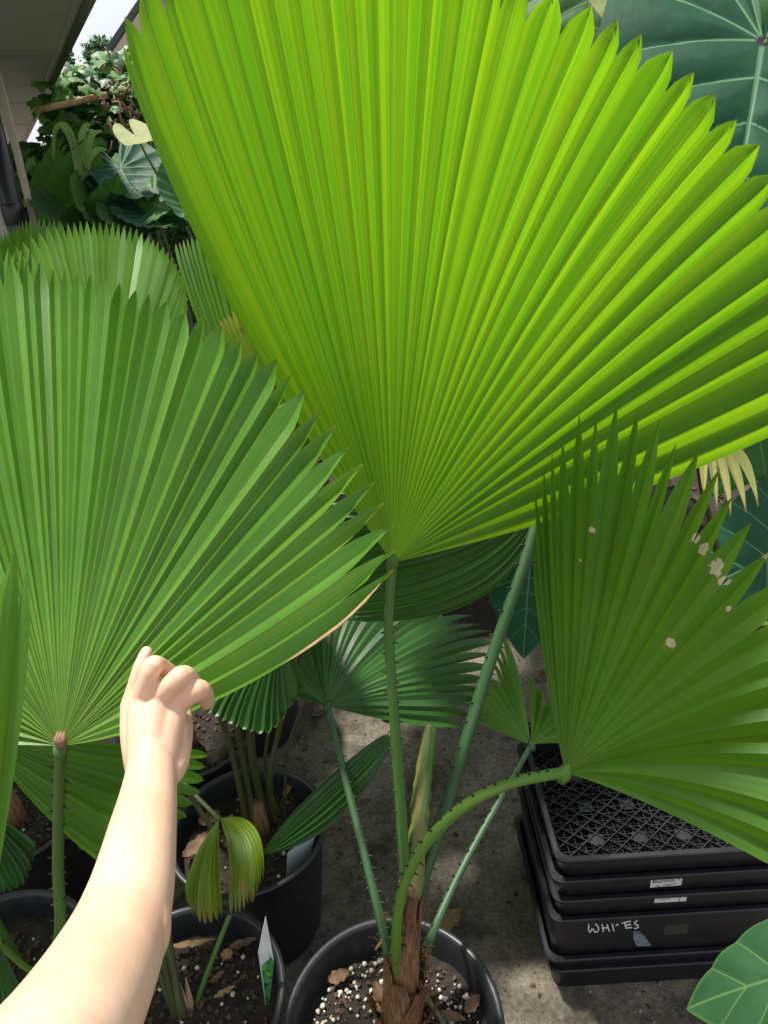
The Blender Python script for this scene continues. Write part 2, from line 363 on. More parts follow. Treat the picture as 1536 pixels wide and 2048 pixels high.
# ------------------------------------------------------------------ palm leaf builder
def fan_leaf(root, hub, keys, nseg, mat, pleat=.5, split=.93, tip='round', petiole=None, prad=.008, pmat='stem', thorns=0, sign=1, rows=18,
             jitter=.012, droop=0.0, notch=.0, hubrad=None, gaps=(), start=.0, tipw=0.0, soft=1.0, late=None):
    """hub (px,py,depth); keys [(s, control px, tip px)] - the ribs run hub > control > tip; nseg folded segments between the ribs"""
    H = hub if isinstance(hub, Vector) else P(*hub)
    S = [k[0] for k in keys]; Cc = [k[1] if isinstance(k[1], Vector) else P(*k[1]) for k in keys]; Tt = [k[2] if isinstance(k[2], Vector) else P(*k[2]) for k in keys]
    def at(s, arr):
        i = 0
        while i < len(S) - 2 and s > S[i + 1]: i += 1
        t = (s - S[i]) / (S[i + 1] - S[i]); b, c = arr[i], arr[i + 1]
        h = S[i + 1] - S[i]
        m0 = (c - arr[i - 1]) * (h / (S[i + 1] - S[i - 1])) if i > 0 else (c - b)
        m1 = (arr[i + 2] - b) * (h / (S[i + 2] - S[i])) if i < len(S) - 2 else (c - b)
        t2, t3 = t * t, t ** 3
        return b * (2 * t3 - 3 * t2 + 1) + m0 * (t3 - 2 * t2 + t) + c * (-2 * t3 + 3 * t2) + m1 * (t3 - t2)
    def B(s, t, ln=1.0):
        c = at(s, Cc); e = at(s, Tt); t *= ln
        return H * (1 - t) ** 2 + c * (2 * t * (1 - t)) + e * t * t
    knob = MB(); hr = hubrad or prad * 1.25
    d0 = (at(.5, Cc) - H).normalized()
    knob.tube([H - d0 * hr * 1.6, H - d0 * hr * .6, H + d0 * hr * .5, H + d0 * hr * 1.6], [hr * .6, hr, hr * .9, hr * .3], 10)
    leaf = knob.build('leaf', M[pmat], root)
    rnd = random.Random(int(abs(H.x * 1e4 + H.y * 333 + nseg)))
    bnd = [0.0] + [i + rnd.uniform(-.17, .17) for i in range(1, nseg)] + [float(nseg)]
    for i in range(nseg):
        if i in gaps: continue
        mb = MB(); ln = 1 - rnd.random() * jitter; vs = []; uv = []; cross = (0, .17, .34, .5, .66, .83, 1)
        nc = len(cross); drp = droop * rnd.uniform(.5, 1.5); tw = rnd.uniform(-1, 1) * tipw
        amp = pleat * rnd.uniform(.7, 1.25); fo = rnd.uniform(-.10, .10)
        ts = []
        for j in range(rows + 1):
            q = j / rows; ts.append(start + (1 - start) * (1 - (1 - q) ** 1.35))
        split_, tip_ = split, tip
        if late and i / nseg > late[0]: split_, tip_ = split - (split - late[1]) * min(1, (i / nseg - late[0]) / .12), 'point'
        for j, t in enumerate(ts):
            if t <= split_: wsc = 1.0
            else:
                x = (t - split_) / (1 - split_)
                if tip_ == 'round': wsc = max(.0, 1 - x ** 2.6) ** .62
                elif tip_ == 'point': wsc = 1 - x ** 1.25
                else: wsc = 1 - x ** 1.7
                wsc = max(wsc, .03)
            for u in cross:
                uf = u + fo * (1 - abs(2 * u - 1)); uu = .5 + (uf - .5) * wsc; s = (bnd[i] + (bnd[i + 1] - bnd[i]) * uu) / nseg
                tt = t - (notch * max(0, 1 - abs(2 * u - 1) * 3) if j == rows else 0)
                p = B(s, tt, ln)
                e = .5 / nseg
                sa, sb = max(0, s - e), min(1, s + e)
                ds = (B(sb, t, ln) - B(sa, t, ln)); ds *= (1 / nseg) / (sb - sa)
                dt = B(s, min(1, t + .04), ln) - B(s, max(0, t - .04), ln)
                n = ds.cross(dt)
                if n.length > 1e-12: n.normalize()
                tri = (1 - abs(2 * u - 1)) ** soft
                wv = ds.length * (1.0 if t < .12 else 1.0)
                p = p + n * (sign * amp * tri * wv * (1 if t <= split else max(.25, wsc)))
                if t > split: p = p + Vector((0, 0, -1)) * drp * ((t - split) / (1 - split)) ** 2 + n * tw * ((t - split) / (1 - split)) ** 2
                vs.append(p); uv.append((u, t))
        fs = [(j * nc + k, j * nc + k + 1, (j + 1) * nc + k + 1, (j + 1) * nc + k) for j in range(rows) for k in range(nc - 1)]
        mb.add(vs, fs, uv)
        o = mb.build('segment', M[mat], leaf)
        # the folds stay crisp
        me = o.data
        sh = [False] * len(me.edges)
        for e in me.edges:
            a, b = e.vertices
            if a % nc == 3 and b % nc == 3: sh[e.index] = True
        at_ = me.attributes.new('sharp_edge', 'BOOLEAN', 'EDGE'); at_.data.foreach_set('value', sh)
    if petiole:
        pts = crom([H] + [q if isinstance(q, Vector) else P(*q) for q in petiole], 26)
        mb = MB(); m = len(pts); rr = [prad * (1 + .35 * (i / (m - 1)) ** 1.5) for i in range(m)]
        mb.tube(pts, rr, 10, flat=.8); mb.build('petiole', M[pmat], leaf)
        if thorns:
            tb = MB()
            for k in range(thorns):
                x = .12 + .84 * (k + rnd.random() * .6) / thorns; i = min(int(x * (m - 1)), m - 2); f = x * (m - 1) - i
                c = pts[i].lerp(pts[i + 1], f); t = (pts[i + 1] - pts[i]).normalized()
                side = t.cross(cF).normalized() * (1 if k % 2 else -1) - cF * rnd.uniform(-.1, .5); side.normalize()
                r = rr[i]; L = rnd.uniform(.0045, .008)
                tb.tube([c + side * r * .75, c + side * (r + L * .5) + t * L * .1, c + side * (r + L) + t * L * .45], [.0020, .0012, .0002], 5)
            tag(tb.build('thorns', M['thorn'], leaf), kind='stuff')
    return leaf

def pot_profile(r, h, rb):
    t = .0035
    return [(0, .004), (rb - .006, .004), (rb, .008), (rb + (r - rb) * .55, h * .62), (r - .012, h - .040), (r - .008, h - .036), (r - .004, h - .006), (r, h - .004), (r + .005, h + .001), (r + .006, h + .004), (r + .003, h + .007),
            (r - .004, h + .006), (r - .008, h), (r - .010, h - .03), (r - .016, h - .05), (r - .024, h * .55)]
def potted(loc, label, r=.165, h=.30, rb=.125, soil_z=.25, chips=120, perl=0, name='potted_palm', group=None):
    root = thing(name, loc, label, 'palm', group); L = Vector(loc)
    mb = MB(); mb.lathe(pot_profile(r, h, rb), 72, L); pot = mb.build('pot', M['pot'], root)
    mb = MB(); mb.lathe([(0, soil_z)] + [((r - .012) * k / 14, soil_z + .012 * (1 - (k / 14) ** 2)) for k in range(1, 15)], 56, L)
    for v in mb.v: v.z += .012 * mnoise.noise((v.x * 22, v.y * 22, 3)) + .005 * mnoise.noise((v.x * 70, v.y * 70, 5))
    mb.build('soil', M['soil'], root)
    def pt():
        a = random.uniform(0, 6.28); q = (r - .03) * math.sqrt(random.random())
        x, y = L.x + q * math.cos(a), L.y + q * math.sin(a)
        return Vector((x, y, soil_z + .014 * (1 - (q / r) ** 2) + .012 * mnoise.noise((x * 22, y * 22, 3)) + random.uniform(0, .005)))
    if chips:
        mb = MB(); chip_cloud(mb, pt, chips * 2, .002, .011, .35); tag(mb.build('bark_chips', M['bark'], root, smooth=False), kind='stuff')
    if perl:
        mb = MB(); lump_cloud(mb, pt, perl, .0014, .0058); tag(mb.build('perlite', M['perlite'], root), kind='stuff')
    return root
def base_pt(loc, dx=0, dy=0, z=.262): return Vector((loc[0] + dx, loc[1] + dy, z))

# ------------------------------------------------------------------ main palm
L1 = Vector((-.035, .69, 0))
palm = potted(L1, 'largest fan palm with huge lime leaf growing in the black pot with white perlite', r=.172, rb=.13, chips=230, perl=420, soil_z=.245)
TT = P(818, 1758, 1.175)          # trunk top
TB = P(802, 2040, 1.205)          # trunk base
fan_leaf(palm, (785, 1125, 1.10), [
    (0, (500, 640, 1.15), (330, 200, 1.02)), (.05, (405, 585, 1.04), (240, 70, .89)), (.11, (465, 520, .98), (295, -50, .81)), (.20, (580, 480, .94), (440, -115, .755)), (.32, (720, 465, .91), (665, -150, .72)),
    (.43, (830, 465, .905), (885, -125, .72)), (.54, (930, 490, .91), (1110, -30, .745)), (.66, (1050, 545, .93), (1342, 100, .80)), (.78, (1165, 640, .965), (1520, 290, .87)),
    (.88, (1240, 760, 1.0), (1615, 515, .94)), (.95, (1265, 890, 1.03), (1630, 710, .99)), (1, (1215, 1030, 1.06), (1590, 850, 1.03))],
    34, 'palm_big', pleat=.12, split=.945, tip='leaf', petiole=[(777, 1250, 1.115), (786, 1400, 1.13), (798, 1560, 1.15), (809, 1730, 1.17), TT.lerp(TB, .15)], prad=.0075, pmat='stem', thorns=34, sign=1, rows=24, notch=.018, tipw=.006, soft=1.7)
# two unseen leaves arching back, added to shade what lies below
fan_leaf(palm, (1000, 800, 1.45), [(0, (760, 700, 1.6), (600, 640, 1.72)), (.25, (860, 620, 1.75), (780, 500, 2.0)), (.5, (1000, 590, 1.8), (1000, 450, 2.1)), (.75, (1130, 630, 1.75), (1210, 500, 1.98)), (1, (1200, 720, 1.6), (1360, 640, 1.72))],
    22, 'palm_back', pleat=.4, split=.9, petiole=[(1046, 1100, 1.36), (987, 1310, 1.255), (932, 1490, 1.235), (882, 1650, 1.22), (846, 1760, 1.2), TT.lerp(TB, .4)], prad=.006, rows=12)
fan_leaf(palm, (740, 880, 1.24), [(0, (610, 740, 1.3), (520, 650, 1.36)), (.3, (640, 640, 1.33), (590, 470, 1.45)), (.6, (760, 600, 1.36), (790, 420, 1.5)), (1, (900, 700, 1.34), (1010, 590, 1.42))],
    20, 'palm_back', pleat=.4, split=.9, petiole=[(782, 1060, 1.2), (779, 1250, 1.15), (787, 1400, 1.155), (799, 1560, 1.17), (811, 1730, 1.185), TT.lerp(TB, .2)], prad=.005, rows=12)
fan_leaf(palm, (1085, 1000, 1.26), [
    (0, (1040, 1272, 1.30), (672, 1242, 1.33)), (.25, (960, 1190, 1.29), (640, 1205, 1.31)), (.5, (930, 1120, 1.28), (620, 1130, 1.29)), (.75, (930, 1040, 1.27), (640, 1040, 1.27)), (1, (950, 980, 1.26), (700, 950, 1.25))],
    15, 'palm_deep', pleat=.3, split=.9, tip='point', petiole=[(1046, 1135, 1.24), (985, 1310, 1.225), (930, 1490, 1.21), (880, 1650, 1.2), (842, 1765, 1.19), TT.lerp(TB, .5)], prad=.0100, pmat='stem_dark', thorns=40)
side_leaf = fan_leaf(palm, (1130, 1545, 1.05), [
    (0, (1076, 1300, 1.06), (1060, 1075, 1.03)), (.10, (1095, 1250, 1.035), (1086, 925, .99)), (.2, (1135, 1210, 1.02), (1135, 835, .97)), (.3, (1185, 1195, 1.0), (1226, 790, .95)), (.42, (1240, 1205, .99), (1342, 845, .94)),
    (.54, (1300, 1250, .975), (1462, 950, .92)), (.64, (1335, 1310, .96), (1550, 1075, .90)), (.74, (1370, 1370, .95), (1660, 1230, .87)), (.84, (1385, 1450, .94), (1730, 1450, .85)), (.93, (1365, 1535, .94), (1730, 1690, .85)), (1, (1320, 1600, .955), (1690, 1815, .87))],
    24, 'palm_side', pleat=.42, split=.80, tip='point', petiole=[(1090, 1551, 1.045), (1010, 1570, 1.05), (925, 1615, 1.07), (850, 1690, 1.10), (805, 1780, 1.13), (792, 1880, 1.16), P(796, 1960, 1.19)], prad=.0085, pmat='stem_lime', thorns=46, sign=-1, rows=22, soft=1.1, notch=.02, jitter=.04, tipw=.012)
for nd, (sx_, sy_) in SPOTS:          # scars sit on the blade's own surface
    best = None
    for o_ in side_leaf.children:
        if not o_.name.startswith('segment'): continue
        for v_ in o_.data.vertices:
            w_ = v_.co + L1 - CAM; d_ = w_.dot(cF); e_ = math.hypot(768 + FPX * w_.dot(cR) / d_ - sx_, 1024 - FPX * w_.dot(cU) / d_ - sy_)
            if best is None or e_ < best[0]: best = (e_, v_.co + L1)
    nd.inputs[1].default_value = best[1]
fan_leaf(palm, (655, 1412, 1.42), [
    (0, (612, 1398, 1.41), (582, 1400, 1.40)), (.08, (600, 1365, 1.42), (572, 1348, 1.41)), (.17, (610, 1330, 1.45), (575, 1270, 1.48)), (.28, (634, 1265, 1.52), (655, 1185, 1.6)), (.43, (690, 1245, 1.55), (780, 1150, 1.65)),
    (.58, (765, 1270, 1.55), (925, 1195, 1.62)), (.73, (812, 1315, 1.5), (1000, 1272, 1.55)), (.87, (812, 1375, 1.46), (990, 1372, 1.48)), (1, (790, 1450, 1.42), (925, 1460, 1.42))],
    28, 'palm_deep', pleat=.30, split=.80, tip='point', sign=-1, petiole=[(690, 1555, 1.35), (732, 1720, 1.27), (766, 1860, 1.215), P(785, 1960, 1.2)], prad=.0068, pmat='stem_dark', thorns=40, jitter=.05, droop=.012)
fan_leaf(palm, (1062, 1490, 1.42), [
    (0, (1000, 1465, 1.40), (935, 1440, 1.40)), (.2, (990, 1425, 1.42), (925, 1375, 1.45)), (.4, (1015, 1400, 1.46), (975, 1325, 1.5)), (.58, (1030, 1370, 1.5), (990, 1240, 1.58)), (.74, (1072, 1410, 1.5), (1062, 1320, 1.57)), (.88, (1100, 1440, 1.48), (1125, 1420, 1.5)), (1, (1105, 1482, 1.46), (1150, 1490, 1.47))],
    17, 'palm_back', pleat=.4, split=.7, tip='point', petiole=[(1005, 1590, 1.37), (925, 1735, 1.29), (868, 1860, 1.225), P(832, 1970, 1.21)], prad=.0062, pmat='stem_dark', thorns=36, jitter=.12, gaps=(11,), droop=.02)
# unopened spear leaf
mb = MB(); pts = crom([P(822, 1790, 1.178), P(832, 1690, 1.18), P(843, 1590, 1.185), P(852, 1500, 1.19), P(860, 1447, 1.195)], 20)
mb.tube(pts, [.0195, .019, .019, .0185, .018, .018, .0175, .017, .0165, .016, .0155, .015, .014, .0125, .012, .011, .010, .009, .0075, .006, .004], 9, flat=.75)
for v in mb.v:
    v += (cR * .0012) * math.sin(v.z * 700)
tag(mb.build('spear_leaf', M['spear'], palm), 'unopened brown and green spear leaf')
mb = MB(); pts2 = [p + cR * .0075 - cF * .005 for p in pts[:-1]]; mb.tube(pts2, [.0085 - .0002 * i for i in range(len(pts2))] if True else [.007] * len(pts2), 6); mb.build('spear_fold', M['stem'], palm)
# fibrous trunk with overlapping sheaths
mb = MB(); tp = crom([TB + Vector((0, 0, -.03)), TB, TB.lerp(TT, .3), TB.lerp(TT, .65), TT], 22)
mb.tube(tp, [.034, .035, .035, .034, .032, .030, .028, .026, .024, .023, .022, .0215, .021, .0205, .020, .020, .0195, .019, .0185, .018, .018, .0175, .014], 22)
for v in mb.v:
    q = math.atan2(v.y - TB.y, v.x - TB.x); v += Vector((math.cos(q), math.sin(q), 0)) * (.0022 * math.sin(q * 17 + v.z * 120) + .002 * mnoise.noise(v * 60))
trunk = mb.build('trunk', M['sheath'], palm)
def sheath(a0, w, z0, z1, r0, r1, flare):
    mb = MB(); vs = []; uv = []; fs = []; na, nz_ = 12, 10
    for j in range(nz_ + 1):
        t = j / nz_; c = TB.lerp(TT, (z0 + (z1 - z0) * t)); r = (r0 + (r1 - r0) * t) * .84 + flare * t ** 3
        ww = w * (1 - .75 * t ** 1.6)
        for i in range(na + 1):
            a = a0 + ww * (i / na - .5); rr = r + .003 * math.sin(i * 2.4 + j) * t
            vs.append(c + Vector((math.cos(a) * rr, math.sin(a) * rr, .004 * mnoise.noise((a * 4, t * 3, z0 * 9))))); uv.append((i / na * .5, t))
    for j in range(nz_):
        for i in range(na): q = j * (na + 1) + i; fs.append((q, q + 1, q + na + 2, q + na + 1))
    mb.add(vs, fs, uv); mb.build('leaf_sheath', M['sheath'], trunk)
for a0, w_, z0, z1, r0, r1, fl in ((-1.9, 2.2, -.05, .42, .044, .034, .012), (-.9, 2.0, -.1, .36, .046, .036, .016), (-2.7, 1.8, -.08, .52, .044, .030, .010), (.3, 1.9, -.1, .45, .044, .033, .010),
                                   (-1.4, 1.9, .3, .95, .032, .022, .006), (-2.4, 1.6, .35, 1.0, .031, .021, .004), (-.4, 1.6, .3, .9, .031, .022, .006), (-1.7, 2.6, -.16, .16, .05, .05, .022), (-.3, 2.0, -.16, .2, .05, .048, .02), (-2.9, 1.8, -.16, .22, .05, .046, .02)):
    sheath(a0, w_, z0, z1, r0, r1, fl)
mb = MB()
for k in range(150):
    a = random.uniform(-3.4, .6); z = random.uniform(-.12, .9); r = .050 - .026 * max(0, z); c = TB.lerp(TT, z)
    p0 = c + Vector((math.cos(a) * r, math.sin(a) * r, 0)); d = Vector((math.cos(a) * .008, math.sin(a) * .008, random.uniform(-.03, .05)))
    mb.tube([p0, p0 + d * .6 + Vector((random.uniform(-.008, .008), 0, 0)), p0 + d + Vector((random.uniform(-.015, .015), random.uniform(-.01, .01), -.004))], [.0006, .0005, .0003], 4)
tag(mb.build('fibres', M['fibre'], trunk), kind='stuff')
mb = MB(); mb.tube(crom([P(836, 1965, 1.20), P(856, 1998, 1.19), P(880, 2035, 1.18), P(905, 2075, 1.17)], 8), .0045, 7); mb.build('leaf_stalk', M['stem_olive'], palm)
mb = MB(); mb.tube([P(765, 1880, 1.19), P(758, 1890, 1.185), P(750, 1900, 1.18)], [.0022, .003, .001], 6); mb.build('broken_tip', M['tan'], palm)

# ------------------------------------------------------------------ palm on the left whose leaf is held
L6 = Vector((-.735, .80, 0))
left = potted(L6, 'fan palm whose bright pleated leaf is gripped by the hand', r=.165, chips=120, perl=40)
held = fan_leaf(left, (122, 1492, .76), [
    (0, (-150, 1480, .74), (-420, 1520, .78)), (.1, (-150, 1220, .77), (-420, 1150, .82)), (.2, (-120, 1030, .79), (-330, 800, .86)), (.3, (-30, 950, .85), (-150, 575, .97)), (.38, (45, 950, .87), (0, 520, 1.0)),
    (.47, (130, 950, .88), (122, 535, 1.02)), (.56, (190, 950, .88), (232, 562, 1.01)), (.66, (285, 980, .865), (388, 624, .98)), (.76, (375, 1040, .84), (560, 722, .935)), (.86, (455, 1140, .80), (698, 885, .865)), (.94, (490, 1260, .76), (785, 1030, .80)), (1, (470, 1452, .705), (788, 1158, .745))],
    47, 'palm_held', pleat=.40, split=.925, tip='leaf', petiole=[(118, 1600, .83), (116, 1740, .92), (118, 1880, 1.0), base_pt(L6, .09, -.03)], prad=.0066, pmat='stem', thorns=30, sign=-1, rows=22, tipw=.004, late=(.74, .84))
last = [o_ for o_ in held.children if o_.name.startswith('segment')][-1]
mg = [last.data.vertices[j * 7 + 6].co + L6 for j in range(12, 21)]
mb = MB(); mb.tube(mg, [.0006, .0016, .0026, .0030, .0030, .0028, .0024, .0016, .0006], 6, flat=.35); tag(mb.build('dry_margin', M['tan'], left), 'tan dried strip on the lower margin of the held leaf')
mb = MB()
for k in range(5):
    a = P(122 + k * 3 - 6, 1495, .752); mb.tube([a, P(120 + k * 4 - 8, 1480, .750), P(122 + k * 3 - 6, 1462 + 4 * (k % 2), .752)], [.0022, .0030, .0006], 6)
tag(mb.build('hastula', M['husk'], left), 'reddish brown scale where the leaf meets its stalk')
fan_leaf(left, (-40, 1470, 1.02), [(0, (80, 1650, 1.0), (250, 1760, 1.0)), (.35, (120, 1590, 1.03), (330, 1690, 1.03)), (.7, (150, 1530, 1.06), (400, 1590, 1.08)), (1, (170, 1480, 1.1), (420, 1500, 1.12))],
         12, 'palm_side', pleat=.36, split=.9, petiole=[(-60, 1600, 1.04), (-40, 1760, 1.06), base_pt(L6, 0, 0)], prad=.006)
fan_leaf(left, (-45, 1960, .60), [(0, (-110, 1500, .58), (-60, 1130, .62)), (.5, (-10, 1480, .57), (32, 1100, .61)), (1, (42, 1560, .585), (62, 1132, .615))],
         3, 'palm_side', pleat=.5, split=.86, tip='point', petiole=[(-60, 2060, .68), (-70, 2150, .8), base_pt(L6, -.05, -.08)], prad=.006)
fan_leaf(left, (-60, 1610, 1.15), [(0, (-40, 1720, 1.12), (-20, 1790, 1.1)), (.5, (10, 1690, 1.13), (48, 1770, 1.12)), (1, (20, 1640, 1.15), (75, 1690, 1.16))],
         9, 'palm_deep', pleat=.4, split=.88, petiole=[(-75, 1700, 1.13), base_pt(L6, .02, .05)], prad=.005)
fan_leaf(left, (-5, 1885, .98), [(0, (25, 1935, .97), (40, 1980, .96)), (.5, (10, 1990, .94), (38, 2070, .92)), (1, (-30, 1980, .92), (-40, 2090, .9))],
         9, 'palm_deep', pleat=.4, split=.9, petiole=[(40, 1925, 1.02), (90, 1968, 1.08), base_pt(L6, .12, -.05)], prad=.0048, pmat='stem_lime')

# ------------------------------------------------------------------ palm with the yellowing leaf
L2 = Vector((-.325, 1.09, 0))
mid = potted(L2, 'fan palm with drooping yellow and brown scorched leaf over its black pot', r=.162, chips=190, perl=25)
fan_leaf(mid, (438, 1637, 1.43), [
    (0, (372, 1720, 1.36), (368, 1795, 1.33)), (.24, (392, 1740, 1.33), (402, 1848, 1.31)), (.42, (425, 1730, 1.34), (442, 1835, 1.31)), (.5, (470, 1690, 1.36), (455, 1838, 1.30)), (.75, (515, 1655, 1.33), (495, 1815, 1.28)), (1, (535, 1610, 1.34), (527, 1748, 1.30))],
    20, 'palm_old', pleat=.42, split=.86, tip='round', petiole=[(400, 1600, 1.49), (365, 1566, 1.53), Vector((-.40, 1.10, .27))], prad=.0045, pmat='stem_olive', jitter=.07, gaps=(9,), droop=.012)
fan_leaf(mid, (520, 1712, 1.37), [(0, (600, 1590, 1.38), (772, 1468, 1.40)), (.5, (650, 1630, 1.33), (792, 1470, 1.38)), (1, (690, 1690, 1.35), (775, 1490, 1.40))],
         9, 'palm_deep', pleat=.75, split=.93, petiole=[(500, 1690, 1.42), (490, 1675, 1.46), Vector((-.30, 1.06, .26))], prad=.0045, pmat='stem_olive')
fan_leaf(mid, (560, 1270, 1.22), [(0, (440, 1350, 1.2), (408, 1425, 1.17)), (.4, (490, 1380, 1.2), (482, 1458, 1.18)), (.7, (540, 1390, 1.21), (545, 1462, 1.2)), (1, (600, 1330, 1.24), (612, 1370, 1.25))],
         13, 'palm_deep', pleat=.4, split=.9, petiole=[(600, 1300, 1.28), (560, 1450, 1.42), (540, 1560, 1.5), Vector((-.28, 1.13, .26))], prad=.005, pmat='stem_olive')
for (a, b, c_, r_) in (((470, 1350, 1.38), (480, 1480, 1.48), (-.315, 1.10, .26), .009), ((500, 1400, 1.4), (505, 1520, 1.5), (-.295, 1.12, .26), .011), ((430, 1400, 1.38), (465, 1510, 1.47), (-.33, 1.10, .26), .008),
                        ((545, 1420, 1.5), (530, 1540, 1.56), (-.27, 1.15, .26), .0045), ((615, 1390, 1.55), (575, 1500, 1.58), (-.26, 1.17, .26), .004)):
    mb = MB(); mb.tube(crom([P(*a), P(*b), Vector(c_)], 14), r_ * .8, 8); mb.build('petiole', M['stem_olive'], mid)
mb = MB(); mb.tube([Vector((-.305, 1.11, .25)), Vector((-.305, 1.112, .30)), Vector((-.305, 1.115, .345))], [.020, .017, .011], 12)
mb.build('trunk', M['sheath'], mid)

L8 = Vector((-.86, 1.18, 0))  # made-up potted palm, added to cover and shade bright ground at left
side = potted(L8, 'fan palm added in a pot behind the held leaf stalk to darken the ground', r=.16, chips=200, perl=15)
fan_leaf(side, Vector((-.92, 1.22, .86)), [(k / 6, Vector((-.92 + .2 * math.cos(.2 + k * .85), 1.22 + .2 * math.sin(.2 + k * .85), .92)), Vector((-.92 + .38 * math.cos(.2 + k * .85), 1.22 + .38 * math.sin(.2 + k * .85), .84))) for k in range(7)], 28, 'palm_side', pleat=.4, split=.9, rows=10, petiole=[Vector((-.90, 1.20, .55)), base_pt(L8)], prad=.006)
mb = MB(); mb.tube([base_pt(L8, 0, 0, .24), base_pt(L8, 0, 0, .3), base_pt(L8, 0, 0, .36)], [.022, .018, .012], 12); mb.build('trunk', M['sheath'], side)
# palm stub pot in the lower left
L3 = Vector((-.385, .745, 0))
low = potted(L3, 'thin stemmed young palm in black pot with picture tag', r=.165, chips=220, perl=60)
for pts, r_, m_ in (([P(460, 1830, 1.26), P(428, 1910, 1.25), P(398, 1992, 1.245), P(388, 2030, 1.25)], .0045, 'stem'), ([P(330, 1850, 1.24), P(345, 1950, 1.23), P(362, 2020, 1.23), P(368, 2050, 1.235)], .009, 'stem_olive'), ([P(300, 1880, 1.22), P(325, 1960, 1.22), P(355, 2045, 1.235)], .006, 'stem_olive')):
    mb = MB(); mb.tube(crom(pts, 12), r_, 8); mb.build('petiole', M[m_], low)
mb = MB()
for k in range(4):
    a = P(335 + k * 12, 1985 - 10 * k, 1.228 + .003 * k); b = P(352 + k * 9, 2050, 1.235)
    mb.tube([b, a.lerp(b, .5) + Vector((.004, 0, 0)), a], [.009, .007, .0015], 7, flat=.4)
mb.build('husk', M['husk'], low)
# young palm's own leaf, behind the arm
fan_leaf(low, (300, 1760, 1.12), [(0, (240, 1700, 1.14), (150, 1700, 1.18)), (.5, (250, 1650, 1.16), (200, 1560, 1.2)), (1, (310, 1650, 1.15), (300, 1560, 1.2))], 10, 'palm_deep', pleat=.4, split=.9, petiole=[(310, 1850, 1.18), P(355, 2045, 1.235)], prad=.004, pmat='stem_olive')

# ------------------------------------------------------------------ palms in the back row
L5 = Vector((-.52, 1.39, 0)); back = potted(L5, 'fan palm with rounded pale curling leaf behind the held leaf', r=.162, chips=120)
fan_leaf(back, (215, 850, 1.48), [
    (0, (90, 740, 1.50), (-40, 600, 1.55)), (.12, (105, 690, 1.54), (8, 510, 1.66)), (.25, (148, 650, 1.58), (92, 452, 1.74)), (.4, (190, 640, 1.59), (178, 440, 1.76)), (.55, (238, 640, 1.57), (258, 450, 1.71)), (.7, (290, 655, 1.5), (325, 492, 1.58)), (.82, (325, 685, 1.44), (362, 550, 1.46)), (.92, (335, 730, 1.39), (364, 605, 1.36)), (1, (325, 775, 1.35), (335, 665, 1.30))],
    42, 'palm_back', pleat=.5, split=.9, tip='leaf', sign=-1, petiole=[(260, 1050, 1.5), (330, 1300, 1.55), base_pt(L5)], prad=.007, thorns=20)
fan_leaf(back, (20, 780, 1.5), [(0, (-120, 700, 1.5), (-200, 560, 1.5)), (.5, (-40, 640, 1.5), (-60, 500, 1.52)), (1, (50, 640, 1.52), (70, 495, 1.55))], 16, 'palm_back', pleat=.5, split=.86, tip='point', petiole=[(60, 1000, 1.52), (200, 1300, 1.58), base_pt(L5, -.02, 0)], prad=.006)
mb = MB(); mb.tube([base_pt(L5, 0, 0, .24), base_pt(L5, 0, 0, .3), base_pt(L5, 0, 0, .36)], [.022, .018, .012], 12); mb.build('trunk', M['sheath'], back)
L4 = Vector((-.43, 1.72, 0)); back2 = potted(L4, 'fan palm with narrow upright leaves behind the edge of the huge lime leaf', r=.162, chips=100)
fan_leaf(back2, (545, 900, 1.72), [(0, (400, 720, 1.70), (345, 485, 1.75)), (.4, (450, 690, 1.73), (405, 470, 1.8)), (1, (560, 700, 1.78), (590, 480, 1.85))], 16, 'palm_back', pleat=.5, split=.88, tip='round', petiole=[(560, 1100, 1.8), (570, 1300, 1.9), base_pt(L4)], prad=.006)
fan_leaf(back2, (640, 960, 1.55), [(0, (500, 790, 1.52), (435, 640, 1.55)), (.5, (540, 760, 1.55), (500, 610, 1.58)), (1, (620, 780, 1.58), (620, 640, 1.62))], 14, 'palm_old', pleat=.5, split=.88, tip='round', petiole=[(640, 1100, 1.68), (600, 1300, 1.85), base_pt(L4, .03, 0)], prad=.006)
mb = MB(); mb.tube([base_pt(L4, 0, 0, .24), base_pt(L4, 0, 0, .3), base_pt(L4, 0, 0, .36)], [.022, .018, .012], 12); mb.build('trunk', M['sheath'], back2)
def shade_fan(root, hub, c_, rad, n, mat, base, a0=0.0, span=5.2):  # level leaf kept out of sight, added only to block the sun
    ks = []
    for k in range(9):
        a = a0 + span * k / 8; q = Vector((c_[0] + rad * math.cos(a), c_[1] + rad * math.sin(a), c_[2] - .05)); m_ = Vector((c_[0] + rad * .5 * math.cos(a), c_[1] + rad * .5 * math.sin(a), c_[2] + .05)); ks.append((k / 8, m_, q))
    return fan_leaf(root, Vector(hub), ks, n, mat, pleat=.4, split=.9, rows=10, petiole=[Vector(hub).lerp(base, .5) + Vector((.0, .03, .08)), base], prad=.006)
shade_fan(back2, (-.36, 1.52, 1.12), (-.36, 1.52, 1.12), .40, 30, 'palm_back', base_pt(L4), 0.0)  # hidden pair, added to shade the paving
shade_fan(back2, (-.03, 1.82, 1.14), (-.03, 1.82, 1.14), .40, 30, 'palm_back', base_pt(L4), 1.0)
shade_fan(left, (-.83, 1.02, 1.20), (-.83, 1.02, 1.20), .33, 26, 'palm_held', base_pt(L6), 2.0)  # unseen pair, added to shade the left pots
shade_fan(left, (-.95, .72, 1.15), (-.95, .72, 1.15), .33, 26, 'palm_held', base_pt(L6), 4.0)
